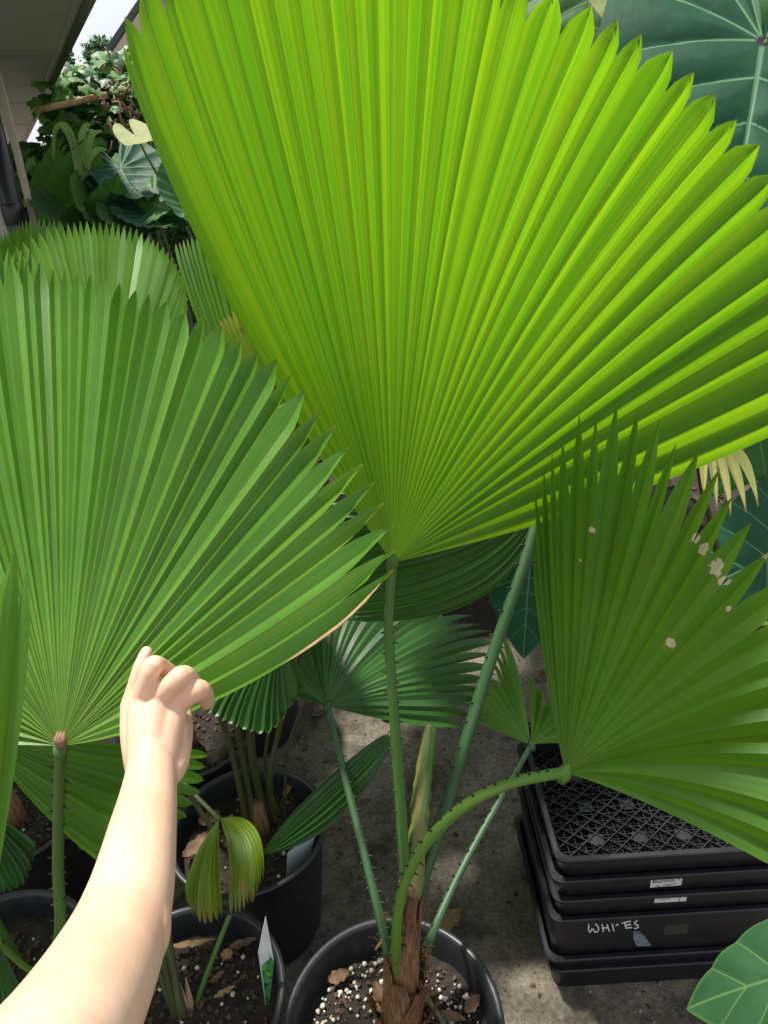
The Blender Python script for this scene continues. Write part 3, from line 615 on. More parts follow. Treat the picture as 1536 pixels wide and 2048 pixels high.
L7 = Vector((-.93, 1.95, 0)); back3 = potted(L7, 'fan palm with dark arched leaf behind the pale curling leaf', r=.162, chips=100)
fan_leaf(back3, (70, 640, 2.0), [(0, (-60, 600, 1.95), (-120, 520, 1.95)), (.35, (0, 540, 2.0), (-10, 470, 2.0)), (.7, (60, 520, 2.02), (55, 436, 2.05)), (1, (120, 530, 2.0), (125, 440, 2.0))], 24, 'palm_side', pleat=.5, split=.85, tip='point', petiole=[(80, 800, 2.0), (130, 1000, 2.05), base_pt(L7)], prad=.007)
mb = MB(); mb.tube([base_pt(L7, 0, 0, .24), base_pt(L7, 0, 0, .3), base_pt(L7, 0, 0, .36)], [.022, .018, .012], 12); mb.build('trunk', M['sheath'], back3)

# ------------------------------------------------------------------ stack of trays
TX, TY = .268, .885; TW, TD = .47, .36
def tray(z0, h, i, label, shift=0.0):
    """open tray: tapered thin walls, rolled rim, lattice floor; z0 = underside"""
    root = thing('nursery_tray', (TX + TW / 2 + shift, TY + TD / 2, z0), label, 'tray', 'stacked black nursery trays'); O = ORIG[root.name]
    tp = .020; t = .004; rr = .022
    def ring(hw, hd, z, rad):
        out = []
        for cx, cy, a0 in ((1, 1, 0), (-1, 1, 90), (-1, -1, 180), (1, -1, 270)):
            for k in range(5):
                a = R(a0 + 90 * k / 4); out.append(O + Vector((cx * (hw - rad) + rad * math.cos(a), cy * (hd - rad) + rad * math.sin(a), z)))
        return out
    hw, hd = TW / 2, TD / 2
    tp = .018
    prof = [(hw - tp, hd - tp, 0), (hw - .006, hd - .006, h - .009), (hw - .001, hd - .001, h - .0075), (hw, hd, h - .006), (hw, hd, h - .002), (hw - .002, hd - .002, h), (hw - .010, hd - .010, h), (hw - .012, hd - .012, h - .003), (hw - tp - t + .003, hd - tp - t + .003, .006)]
    mb = MB(); vs = []
    for a, b, z in prof: vs += ring(a, b, z, rr)
    n = 20; fs = [(j * n + k, j * n + (k + 1) % n, (j + 1) * n + (k + 1) % n, (j + 1) * n + k) for j in range(len(prof) - 1) for k in range(n)]
    mb.add(vs, fs); body = mb.build('tray_wall', M['tray'], root, smooth=False)
    # lattice floor
    mb = MB(); iw, idp = hw - tp - t, hd - tp - t
    fz = .006
    def bar(p, q, wd, ht, z):
        d = (q - p); L = d.length
        if L < .01: return
        a = math.atan2(d.y, d.x); mb.box(O + Vector(((p.x + q.x) / 2, (p.y + q.y) / 2, z)), L, wd, ht, Matrix.Rotation(a, 3, 'Z'))
    def clip(c, ang):
        d = Vector((math.cos(ang), math.sin(ang))); lo, hi = -9, 9
        for k, lim in ((0, iw), (1, idp)):
            if abs(d[k]) < 1e-6:
                if abs(c[k]) > lim: return None
                continue
            a, b = (-lim - c[k]) / d[k], (lim - c[k]) / d[k]; lo, hi = max(lo, min(a, b)), min(hi, max(a, b))
        return (Vector((c[0] + d.x * lo, c[1] + d.y * lo, 0)), Vector((c[0] + d.x * hi, c[1] + d.y * hi, 0))) if hi > lo else None
    for ang, sp, wd, ht, z in ((R(38), .026, .0022, .006, fz + .003), (R(-38), .026, .0022, .006, fz + .0027), (0, .017, .0016, .003, fz), (R(90), .017, .0016, .003, fz - .0004)):
        nrm = (-math.sin(ang), math.cos(ang))
        for k in range(-22, 23):
            s_ = clip((nrm[0] * k * sp, nrm[1] * k * sp), ang)
            if s_: bar(s_[0], s_[1], wd, ht, z)
    for sx in (-.6, -.2, .2, .6):
        for sy in (-.5, 0, .5): mb.box(O + Vector((sx * iw, sy * idp, fz + .001)), .028, .024, .0045)
    mb.build('lattice_floor', M['tray'], root, smooth=False)
    return root, body
TZ = [(.0, .080), (.035, .080), (.147, .088), (.205, .085), (.263, .082), (.318, .082)]
TL = ['bottom black nursery tray of the stack, resting on the concrete', 'second lowest black nursery tray of the stack', 'black nursery tray with WHITES handwritten in white and a blue smear',
      'black nursery tray with a small printed paper sticker above the handwritten tray', 'black nursery tray with a large printed sticker, second from the top', 'topmost black nursery tray of the stack with open lattice floor']
trays = []; THS = []
for i, (z, h) in enumerate(TZ):
    z0 = z
    if i == 2: z0, h = .062, .173      # the deep handwritten one
    THS.append((z0, h)); trays.append(tray(z0, h, i, TL[i], (.004, -.003, .0, .003, -.002, .002)[i]))
def wall_y(i, v):
    z0, h = THS[i]; yw = TY + .01
    for _ in range(4):
        p = CAM + v * (yw / v.y); yw = TY + .018 - .012 * (p.z - z0) / (h - .009)
    return yw, CAM + v * (yw / v.y)
def on_tray(i, px, py, w_, h_, name, mat, rotz=0.0, proud=.0008):
    """flat panel on the front wall of tray i where the pixel meets that wall"""
    v = ray(px, py); root, body = trays[i]
    yw, p = wall_y(i, v); c = Vector((p.x, yw - proud, p.z)); mb = MB()
    rot = Matrix.Rotation(rotz, 3, 'Y')
    mb.box(c, w_, .0008, h_, rot); return mb.build(name, mat, body, smooth=False), c
def lettering(txt, c, size, mat, parent, shear=0.0, dy=-.0012, rotz=0.0):
    cu = bpy.data.curves.new('lettering', 'FONT'); cu.body = txt; cu.size = size; cu.align_x = 'CENTER'; cu.align_y = 'CENTER'; cu.shear = shear; cu.resolution_u = 3
    ob = bpy.data.objects.new('tmp', cu); COL.objects.link(ob); dg = bpy.context.evaluated_depsgraph_get()
    me = bpy.data.meshes.new_from_object(ob.evaluated_get(dg)); bpy.data.objects.remove(ob)
    me.name = 'lettering'; me.materials.clear(); me.materials.append(mat)
    m = Matrix.Translation(c + Vector((0, dy, 0)) - parent_origin(parent)) @ Matrix.Rotation(rotz, 4, 'Y') @ Matrix.Rotation(R(90), 4, 'X'); me.transform(m)
    o = bpy.data.objects.new('lettering', me); COL.objects.link(o); o.parent = parent; return o
st, c = on_tray(4, 1332, 1763, .058, .024, 'sticker', M['sticker'], R(-1.5)); tag(st, 'white sticker reading Bunnin, torn at its lower edge')
lettering('Bunnin', c + Vector((-.005, 0, .0045)), .0155, M['ink'], st); lettering('g·', c + Vector((.0235, 0, .007)), .008, M['ink'], st)
lettering('Dr.. vəl!pɒɯ', c + Vector((.0, 0, -.0075)), .0075, M['ink'], st, .3, rotz=R(-8))
st, c = on_tray(3, 1341, 1795, .060, .022, 'sticker', M['sticker'], R(.5)); tag(st, 'white sticker reading Tree Nursery in small print')
lettering('Tree Nursery', c + Vector((-.009, 0, .006)), .0075, M['ink'], st); lettering('Together', c + Vector((-.010, 0, -.001)), .006, M['ink'], st); lettering('v', c + Vector((-.012, 0, -.008)), .005, M['ink'], st)
mbx = MB(); mbx.box(c + Vector((.017, -.0009, 0)), .0006, .0004, .021); mbx.build('print_line', M['glue'], st)
root, body = trays[2]
def stroke(pts):
    out = []
    for x, y in pts:
        out.append(wall_y(2, ray(x, y))[1] + Vector((0, -.0006, 0)))
    return out
LET = [[(112, 755), (106, 830), (130, 858), (160, 800), (176, 848), (222, 850), (238, 800), (195, 748)], [(280, 755), (287, 800), (296, 850)], [(345, 758), (358, 800), (371, 842)], [(286, 802), (362, 796)], [(410, 750), (430, 840)], [(455, 772), (490, 750)],
       [(530, 742), (590, 726), (650, 713)], [(568, 732), (576, 765), (585, 802)], [(580, 766), (650, 756)], [(580, 803), (662, 795)], [(736, 710), (703, 718), (697, 748), (732, 764), (747, 788), (725, 803), (690, 808)]]
LET = [[(1160 + x / 6.4, 1730 + y / 6.4) for x, y in q] for q in LET]
mb = MB()
for s_ in LET: mb.tube(crom(stroke(s_), 10), .0013, 6)
mb.build('lettering', M['chalk'], body)
mb = MB(); q = stroke([(1266, 1860), (1279, 1860), (1292, 1875), (1303, 1890), (1273, 1891), (1266, 1875)])
q = [p + Vector((0, -.0012, 0)) for p in q]; mb.add(q, [(0, 1, 2, 3, 4, 5)]); tag(mb.build('paint_smear', M['blue'], body, smooth=False), 'blue white paint smear below the handwriting')
pn, c = on_tray(2, 1352, 1856, .046, .034, 'glue_patch', M['glue'], R(-1), proud=.0004); tag(pn, 'dull rectangle of old sticker glue')

# ------------------------------------------------------------------ person: arm and hand
def skin_material():
    N = NT('skin'); p = N.obj(); a = N.noise(p, 18, 4); b = N.noise(p, 260, 3, .6)
    col = N.mix(N.smooth(a, .35, .7), (.62, .385, .265), (.70, .475, .345)); col = N.mix(N.math('MULTIPLY', N.smooth(b, .45, .7), .12), col, (.55, .27, .18))
    d = N.pr(col, .48, N.bump(b, .18, .0008), .4); d.inputs['Subsurface Weight'].default_value = .25; d.inputs['Subsurface Radius'].default_value = (.010, .004, .002); d.inputs['Subsurface Scale'].default_value = 1.0
    return N.done(d.outputs[0])
M['skin'] = skin_material()
def capsule(mb, pts, rad, n=16):
    """closed rounded chain"""
    pts = [Vector(p) for p in pts]; a = (pts[0] - pts[1]).normalized(); b = (pts[-1] - pts[-2]).normalized()
    P2 = []; R2 = []
    for k in (0, 30, 60): P2.append(pts[0] + a * rad[0] * math.cos(R(k))); R2.append(max(.0004, rad[0] * math.sin(R(k))))
    P2 += pts; R2 += list(rad)
    for k in (60, 30, 0): P2.append(pts[-1] + b * rad[-1] * math.cos(R(k))); R2.append(max(.0004, rad[-1] * math.sin(R(k))))
    mb.tube(P2, R2, n)
def chain(keys, n):
    """keys [(px,py,d,r)] smoothed"""
    pp = crom([P(k[0], k[1], k[2]) for k in keys], n); rr = crom([Vector((k[3], 0, 0)) for k in keys], n); return pp, [r.x for r in rr]
mb = MB()
# arm: shoulder (behind the frame) > elbow > wrist
pp, rr = chain([(-330, 2900, .20, .050), (-120, 2420, .31, .045), (120, 2090, .405, .0395), (222, 1900, .485, .0350), (262, 1780, .535, .0310), (285, 1660, .59, .0270), (297, 1590, .622, .0238), (302, 1545, .641, .0218), (304, 1500, .657, .0200), (306, 1455, .671, .0165)], 40); capsule(mb, pp, rr, 48)
pp, rr = chain([(284, 1915, .488, .014), (290, 1870, .498, .0175), (290, 1790, .528, .0180)], 8); capsule(mb, pp, rr, 16)       # elbow bone
# metacarpals fill the back of the hand
for k in ([(283, 1530, .650, .0150), (268, 1470, .668, .0125), (262, 1418, .684, .0100)], [(292, 1530, .648, .0165), (284, 1460, .662, .0140), (283, 1402, .677, .0118)], [(304, 1530, .648, .0165), (308, 1460, .662, .0145), (318, 1398, .677, .0120)],
          [(318, 1530, .650, .0165), (334, 1465, .666, .0145), (352, 1410, .681, .0118)], [(325, 1535, .660, .0150), (345, 1500, .676, .0135), (352, 1455, .688, .0125)], [(300, 1520, .668, .0160), (300, 1460, .688, .0160), (310, 1420, .694, .0120)]):
    pp, rr = chain(k, 10); capsule(mb, pp, rr, 18)
pp, rr = chain([(336, 1545, .652, .0140), (348, 1522, .664, .0140), (356, 1490, .682, .0120)], 8); capsule(mb, pp, rr, 16)    # base of the thumb
# fingers: little, ring, middle, index
FING = [[(260, 1414, .686, .0088), (270, 1375, .691, .0074), (280, 1340, .696, .0070), (288, 1318, .702, .0064), (293, 1304, .706, .0056)],
        [(283, 1400, .677, .0102), (295, 1362, .671, .0088), (306, 1332, .672, .0089), (322, 1333, .687, .0076), (346, 1349, .704, .0070), (356, 1355, .709, .0062)],
        [(320, 1396, .677, .0108), (344, 1370, .670, .0095), (365, 1352, .673, .0097), (380, 1358, .689, .0082), (390, 1370, .705, .0074), (394, 1376, .711, .0064)],
        [(354, 1408, .681, .0105), (376, 1392, .676, .0094), (397, 1380, .678, .0096), (408, 1388, .691, .0083), (413, 1400, .702, .0074), (413, 1406, .707, .0066)],
        [(354, 1500, .682, .0125), (362, 1458, .706, .0110), (362, 1432, .730, .0098), (352, 1405, .748, .0090), (340, 1388, .753, .0078)]]   # thumb, below and behind the leaf
for k in FING:
    k = [(a, b, c, r * 1.08) for a, b, c, r in k]
    pp, rr = chain(k, 16); capsule(mb, pp, rr, 16)
elb = P(222, 1900, .485)
tmp = mb.build('tmp', None, off=elb)
m = tmp.modifiers.new('r', 'REMESH'); m.mode = 'VOXEL'; m.voxel_size = .0013; m.use_smooth_shade = True
m = tmp.modifiers.new('s', 'SMOOTH'); m.factor = .5; m.iterations = 12
me = bpy.data.meshes.new_from_object(tmp.evaluated_get(bpy.context.evaluated_depsgraph_get())); bpy.data.objects.remove(tmp)
me.name = 'person'; me.materials.clear(); me.materials.append(M['skin']); me.polygons.foreach_set('use_smooth', [True] * len(me.polygons))
person = bpy.data.objects.new('person', me); COL.objects.link(person); person.location = elb; ORIG['person'] = elb
tag(person, 'bare arm of a person with fingers gripping the edge of the palm leaf', 'person')
N = NT('nail'); M['nail'] = N.done(N.pr((.74, .52, .42), .28, None, .5).outputs[0])
def nail(c, nrm, along, l, w_):
    n = nrm.normalized(); a = (along - n * along.dot(n)).normalized(); s_ = n.cross(a); mb = MB(); vs = []; fs = []
    for i in range(7):
        for j in range(7):
            x, y = i / 3 - 1, j / 3 - 1; q = max(abs(x), abs(y)); h = math.hypot(x, y); k = q / h if h > 0 else 1
            x2, y2 = x * k ** .55, y * k ** .55
            vs.append(c + a * x2 * l / 2 + s_ * y2 * w_ / 2 + n * (.0009 - .0018 * y2 * y2 - .0006 * x2 * x2))
    for i in range(6):
        for j in range(6): fs.append((i * 7 + j, i * 7 + j + 1, i * 7 + j + 8, i * 7 + j + 7))
    mb.add(vs, fs); mb.build('fingernail', M['nail'], person)
nail(P(417, 1401, .6955), cR * .9 - cF * .45 - cU * .1, P(413, 1406, .707) - P(408, 1388, .691), .0095, .0075)
nail(P(291, 1305, .6995), -cF + cU * .5, P(293, 1304, .706) - P(288, 1318, .702), .0085, .0068)

# ------------------------------------------------------------------ taro (elephant ear) leaves
HALF = [(0, 1.0), (.10, .90), (.22, .74), (.34, .55), (.43, .33), (.475, .1), (.475, -.12), (.43, -.32), (.34, -.47), (.23, -.52), (.13, -.45), (.06, -.28), (.012, -.06)]
def taro_leaf(parent, hub, tipp, side, mat, res=1, curl=.35, cup=.15, wave=.02, veinw=.012, quilt=.02, name='leaf', pet=None, prad=.012, pmat='stem', width=1.0):
    H = hub if isinstance(hub, Vector) else P(*hub); T = tipp if isinstance(tipp, Vector) else P(*tipp); Sd = side if isinstance(side, Vector) else P(*side)
    ay = T - H; L = ay.length; ay.normalize(); ax = Sd - H; ax = (ax - ay * ax.dot(ay)).normalized(); az = ax.cross(ay)
    hp = [Vector((x * width, y, 0)) for x, y in HALF]; hp = crom(hp, 36)
    outl = [(p.x, p.y) for p in hp] + [(-p.x, p.y) for p in reversed(hp[:-1])]
    seg = [((a[0] * q, a[1]), (b_[0] * q, b_[1]), 1.0) for a, b_, w_ in VEINS for q in ((1, -1) if b_[0] else (1,))]
    nr = 16 * res; step = max(1, 2 // res); ol = outl[::step] if res == 1 else outl
    if res >= 2:
        o2 = []
        for i in range(len(ol) - 1):
            for k in range(res): t = k / res; o2.append((ol[i][0] * (1 - t) + ol[i + 1][0] * t, ol[i][1] * (1 - t) + ol[i + 1][1] * t))
        ol = o2 + [ol[-1]]
    n = len(ol); vs = []; uv = []; at = []; ph = random.uniform(0, 6)
    for j in range(nr + 1):
        r = j / nr
        for i, (ox, oy) in enumerate(ol):
            x, y = ox * r, oy * r; dm = 9; xv = x / width; yv = y + .45 * abs(xv) * (.47 - abs(xv))
            for a, b, w_ in seg:
                dx, dy = b[0] - a[0], b[1] - a[1]; t = max(0, min(1, ((xv - a[0]) * dx + (yv - a[1]) * dy) / (dx * dx + dy * dy)))
                d = math.hypot(xv - a[0] - dx * t, yv - a[1] - dy * t); dm = min(dm, d)
            z = quilt * (1 - math.exp(-dm / .05)) * min(1, r * 3) + wave * math.sin(i * .55 * 37 / n * 2 + ph) * r ** 3 * min(1, abs(x) * 7)
            z -= curl * max(0, y) ** 2 + curl * .8 * min(0, y) ** 2 + cup * x * x
            vs.append(H + (ax * x + ay * y + az * z) * L); uv.append((x / width, y)); at.append(r)
    fs = [(j * n + i, j * n + i + 1, (j + 1) * n + i + 1, (j + 1) * n + i) for j in range(nr) for i in range(n - 1)]
    mb = MB(); mb.add(vs, fs, uv, at); lf = mb.build(name, M[mat], parent)
    if pet is not None:
        q = [x if isinstance(x, Vector) else P(*x) for x in pet]; mb = MB(); pts = crom([H + az * -.002] + q, 16)
        mb.tube(pts, [prad * (.6 + .6 * i / 16) for i in range(17)], 8); mb.build('petiole', M[pmat], lf)
    return lf
M['taro_blue'] = taro_mat('taro_leaf_bluegreen', (.004, .045, .024), (.012, .085, .036), (.13, .27, .15), (.03, .20, .04), .20, .55, hubcol=(.03, .015, .02))
M['taro_green'] = taro_mat('taro_leaf_green', (.014, .070, .018), (.035, .120, .030), (.09, .20, .07), (.10, .32, .02), .25, .55, vw=.008)
M['taro_mid'] = taro_mat('taro_leaf_mid', (.030, .115, .028), (.065, .175, .045), (.15, .28, .11), (.16, .42, .04), .28, .5, vw=.010)
M['taro_pale'] = taro_mat('taro_leaf_cream', (.26, .34, .12), (.44, .46, .22), (.45, .5, .25), (.5, .55, .2), .4, .6)
M['taro_front'] = taro_mat('taro_leaf_matte', (.014, .062, .022), (.028, .092, .034), (.085, .17, .06), (.05, .2, .03), .12, .62, edge=(.05, .12, .035), vw=.006)
M['taro_stem'] = stem_mat('taro_stalk', (.060, .110, .035), (.11, .17, .055))

def gz(v, z=.02): return Vector((v[0], v[1], z))
t = thing('taro_plant', (1.15, 2.15, .02), 'tall taro with huge blue green leaf above the lime palm leaf', 'taro', 'taro plants in the bed')
taro_leaf(t, (1526, 82, 1.55), (1440, 640, 1.42), (1200, 60, 1.60), 'taro_blue', res=3, curl=.16, cup=.10, wave=.012, veinw=.0045, quilt=.030, width=1.08, pet=[P(1600, 300, 1.7), P(1640, 700, 1.9), Vector((1.15, 2.15, .02))], prad=.014, pmat='taro_stem')
taro_leaf(t, (1640, -190, 1.95), (1530, 260, 1.85), (1450, -160, 2.0), 'taro_green', res=2, pet=[P(1660, 300, 2.0), P(1660, 700, 2.0), Vector((1.16, 2.16, .02))], pmat='taro_stem')
taro_leaf(t, (1640, 640, 1.75), (1480, 940, 1.62), (1450, 560, 1.8), 'taro_green', res=2, pet=[P(1660, 900, 1.9), Vector((1.17, 2.17, .02))], pmat='taro_stem')
taro_leaf(t, (1600, 1080, 1.7), (1390, 1200, 1.58), (1580, 900, 1.75), 'taro_blue', res=2, veinw=.008, pet=[P(1640, 1250, 1.85), Vector((1.13, 2.13, .02))], pmat='taro_stem')
taro_leaf(t, (1590, 330, 1.8), (1520, 760, 1.6), (1420, 330, 1.85), 'taro_green', res=2, pet=[P(1640, 700, 1.95), Vector((1.16, 2.18, .02))], pmat='taro_stem')
t = thing('taro_plant', (.75, 2.5, .02), 'taro with cream yellow leaf beside the huge blue green leaf', 'taro', 'taro plants in the bed')
taro_leaf(t, (1300, -160, 1.95), (1235, 130, 1.85), (1420, -120, 1.95), 'taro_pale', res=2, curl=.1, pet=[P(1300, 200, 2.1), P(1250, 600, 2.2), Vector((.75, 2.5, .02))], pmat='taro_stem')
taro_leaf(t, (1180, -40, 2.1), (1190, 260, 2.0), (1050, -30, 2.15), 'taro_green', res=2, pet=[P(1200, 300, 2.25), P(1200, 700, 2.4), Vector((.75, 2.5, .02))], pmat='taro_stem')
taro_leaf(t, (1120, -110, 2.2), (1060, 150, 2.1), (980, -60, 2.25), 'taro_pale', res=1, curl=.1, pet=[P(1180, 300, 2.35), P(1190, 700, 2.45), Vector((.74, 2.52, .02))], pmat='taro_stem')
taro_leaf(t, (1060, 1130, 1.95), (1045, 1310, 1.86), (960, 1130, 1.98), 'taro_blue', res=2, curl=.2, pet=[P(1120, 1050, 2.2), P(1150, 1000, 2.5), Vector((.75, 2.5, .02))], pmat='taro_stem', prad=.008)
t = thing('taro_plant', (.66, .62, 0), 'taro with matte green leaf in front of the tray stack', 'taro', 'taro plants in the bed')
taro_leaf(t, (1800, 1905, .74), (1322, 1978, .90), (1760, 1600, .86), 'taro_front', res=3, curl=.18, cup=.35, wave=.014, veinw=.007, quilt=.02, width=.72, pet=[P(1720, 2050, .95), Vector((.66, .62, 0))], pmat='taro_stem')
taro_leaf(t, (1760, 2100, .8), (1560, 2300, .9), (1600, 1950, .85), 'taro_front', res=1, pet=[P(1800, 2200, .95), Vector((.68, .60, 0))], pmat='taro_stem')
# unseen tall taros, added behind the big palm leaf to shade the paving
for k, (bx, by, lab) in enumerate(((.12, 2.35, 'unseen tall taro added behind the huge lime palm leaf to shade the ground'), (.30, 2.65, 'unseen taro added beyond the rear row of palms to shade the ground'), (.45, 2.9, 'unseen taro added at the back of the bed to shade the ground'))):
    t = thing('taro_plant', (bx, by, .02), lab, 'taro', 'taro plants in the bed')
    for q in range(6):
        a = q * 1.05 + k; rr = .25 + .12 * (q % 3); h = 1.1 + .13 * ((q * 5 + k) % 6)
        hub = Vector((bx + rr * math.cos(a), by + rr * .7 * math.sin(a), h)); out = Vector((math.cos(a), math.sin(a), 0))
        sd = hub + Vector((-out.y, out.x, .0)); dv = hub - CAM
        if not 720 < 768 + FPX * dv.dot(cR) / dv.dot(cF) < 1150: continue
        taro_leaf(t, hub, hub + out * .3 + Vector((0, 0, -.38)), sd, 'taro_green', res=1, pet=[hub.lerp(Vector((bx, by, .02)), .4) + Vector((0, 0, .12)), Vector((bx, by, .02))], pmat='taro_stem')
# drying palm leaf hanging on the right
t = thing('drying_palm', (.62, 1.62, 0), 'drying palm with bleached leaf tips hanging below the lime leaf', 'palm')
fan_leaf(t, (1400, 850, 1.35), [(0, (1400, 900, 1.34), (1392, 1010, 1.33)), (.35, (1430, 880, 1.33), (1440, 1030, 1.32)), (.7, (1470, 870, 1.34), (1498, 1045, 1.33)), (1, (1510, 870, 1.36), (1530, 1020, 1.34))],
         5, 'palm_dry', pleat=.4, split=.6, tip='point', petiole=[(1400, 950, 1.5), (1420, 1200, 1.75), Vector((.62, 1.62, 0))], prad=.006, pmat='stem_olive', jitter=.2)

# ------------------------------------------------------------------ building on the left
M['soffit'] = simple('soffit_paint', (.30, .31, .28), (.36, .37, .33), 3, .6, .05)
M['fascia'] = simple('gutter_dark_green', (.018, .030, .022), (.032, .045, .034), 6, .4, .1)
M['cream'] = simple('cream_trim', (.52, .44, .35), (.60, .52, .42), 12, .6, .1)
M['wallw'] = simple('white_wall', (.55, .53, .50), (.66, .64, .60), 8, .8, .3)
M['pipe'] = simple('black_downpipe', (.010, .011, .014), (.020, .021, .025), 10, .35, .1)
eN = G(187, 0, 1.80) if False else None
def onz(x, y, z): v = ray(x, y); return CAM + v * ((z - CAM_H) / v.z)
ZS = 2.05
eFar, eNear = onz(52, 283, ZS), onz(187, 0, ZS); ed = (eFar - eNear); ed.z = 0; ed.normalize(); el = Vector((-ed.y, ed.x, 0))   # el points left of the eave line
if el.x > 0: el = -el
eNear = eNear - ed * .35
corner = CAM + ray(46, 330) * 3.4; corner.z = 0
house = thing('shed', (corner.x, corner.y, 0), 'low shed with grey soffit, dark gutter and black downpipe', 'shed')
def slab(a, b, c, d, z0, z1, name, mat, par):
    mb = MB(); q = [Vector((p.x, p.y, z0)) for p in (a, b, c, d)] + [Vector((p.x, p.y, z1)) for p in (a, b, c, d)]
    mb.add(q, [(3, 2, 1, 0), (4, 5, 6, 7), (0, 1, 5, 4), (1, 2, 6, 5), (2, 3, 7, 6), (3, 0, 4, 7)]); return mb.build(name, mat, par, smooth=False)
W_ = 1.5
slab(eNear + el * .05, eFar + el * .05, eFar + el * W_, eNear + el * W_, ZS, ZS + .012, 'soffit', M['soffit'], house)
slab(eNear, eFar, eFar + el * .035, eNear + el * .035, ZS - .012, ZS + .16, 'fascia', M['fascia'], house)
slab(eNear + el * .0355, eFar + el * .0355, eFar + el * .055, eNear + el * .055, ZS - .006, ZS + .02, 'soffit_trim', M['soffit'], house)
slab(eFar + ed * .002, eFar + ed * .03, eFar + ed * .03 + el * W_, eFar + ed * .002 + el * W_, ZS - .01, ZS + .15, 'end_fascia', M['fascia'], house)
slab(eNear + el * .04, eFar + el * .04, eFar + el * W_, eNear + el * W_, ZS + .165, ZS + .19, 'roof', M['fascia'], house)
for k in range(4):
    a = eNear.lerp(eFar, (k + .6) / 4.2) + el * .06; slab(a, a + ed * .008, a + ed * .008 + el * (W_ - .1), a + el * (W_ - .1), ZS - .004, ZS - .0005, 'joint_strip', M['soffit'], house)
cw = Vector((-.93, -.36, 0)).normalized(); cb = Vector((-.36, .93, 0)).normalized()
slab(corner + cw * .05, corner + cw * 3, corner + cw * 3 + cb * .2, corner + cw * .05 + cb * .2, 0, ZS - .002, 'wall', M['wallw'], house)
slab(corner + cb * -.012, corner + cw * .030 + cb * -.012, corner + cw * .030 + cb * .2, corner + cb * .2, 0, ZS - .003, 'corner_trim', M['cream'], house)
mb = MB(); pc = corner + cw * .09 - cb * .058; mb.tube([Vector((pc.x, pc.y, z)) for z in (.0, .6, 1.2, ZS - .004)], .046, 18); dp = mb.build('downpipe', M['pipe'], house)
mb = MB(); mb.tube([Vector((pc.x, pc.y, z)) for z in (1.36, 1.365, 1.45, 1.455)], [.047, .051, .051, .047], 18); mb.build('pipe_joint', M['pipe'], dp)

# far pink gable
N = NT('pink_brick_far'); br = N.n('TexBrick'); br.inputs['Scale'].default_value = 5; br.inputs['Color1'].default_value = (.42, .24, .19, 1); br.inputs['Color2'].default_value = (.48, .30, .24, 1); br.inputs['Mortar'].default_value = (.46, .36, .31, 1); N.l(N.obj(), br.inputs['Vector'])
M['pink'] = N.done(N.pr(br.outputs[0], .85, None, .3).outputs[0])
M['barge'] = simple('bargeboard_buff', (.42, .33, .27), (.50, .40, .33), 10, .6, .1)
gA = CAM + ray(180, 165) * 8.0; gB = CAM + ray(330, -60) * 8.6
gab = thing('brick_house', (gB.x, gB.y, 0), 'pinkish brick house gable rising behind the vines', 'house'); dirp = (gB - gA); dh = Vector((dirp.x, dirp.y, 0)); gb = Vector((.25, 1, 0)).normalized()
gC = gB + dh * 1.6; gC.z = gB.z; 
mb = MB(); fr = [Vector((gA.x, gA.y, 0)), Vector((gA.x, gA.y, gA.z - .25)), gB - Vector((0, 0, .25)), Vector((gB.x + dh.x * 1.4, gB.y + dh.y * 1.4, gA.z)), Vector((gB.x + dh.x * 1.4, gB.y + dh.y * 1.4, 0))]
bk = [p + gb * 4 for p in fr]; mb.add(fr + bk, [(0, 4, 3, 2, 1), (5, 6, 7, 8, 9)] + [(i, i + 1, i + 6, i + 5) for i in range(4)]); mb.build('wall', M['pink'], gab, smooth=False)
def board(o, w0, w1, name, mat, dz):
    mb = MB(); n_ = (gB - gA).normalized(); up = Vector((0, 0, 1)); a = gA - n_ * .3; b = gB + n_ * .1
    q = [a + up * (dz - w0), b + up * (dz - w0), b + up * (dz + w1), a + up * (dz + w1)]; q = [p - gb * (.06 + o) for p in q]; q2 = [p + gb * 4.2 for p in q]
    mb.add(q + q2, [(0, 1, 2, 3), (7, 6, 5, 4), (0, 4, 5, 1), (1, 5, 6, 2), (2, 6, 7, 3), (3, 7, 4, 0)]); return mb.build(name, mat, gab, smooth=False)
board(0, .06, .10, 'bargeboard', M['barge'], -.16); board(.03, .0, .07, 'roof_edge', M['fascia'], -.04)

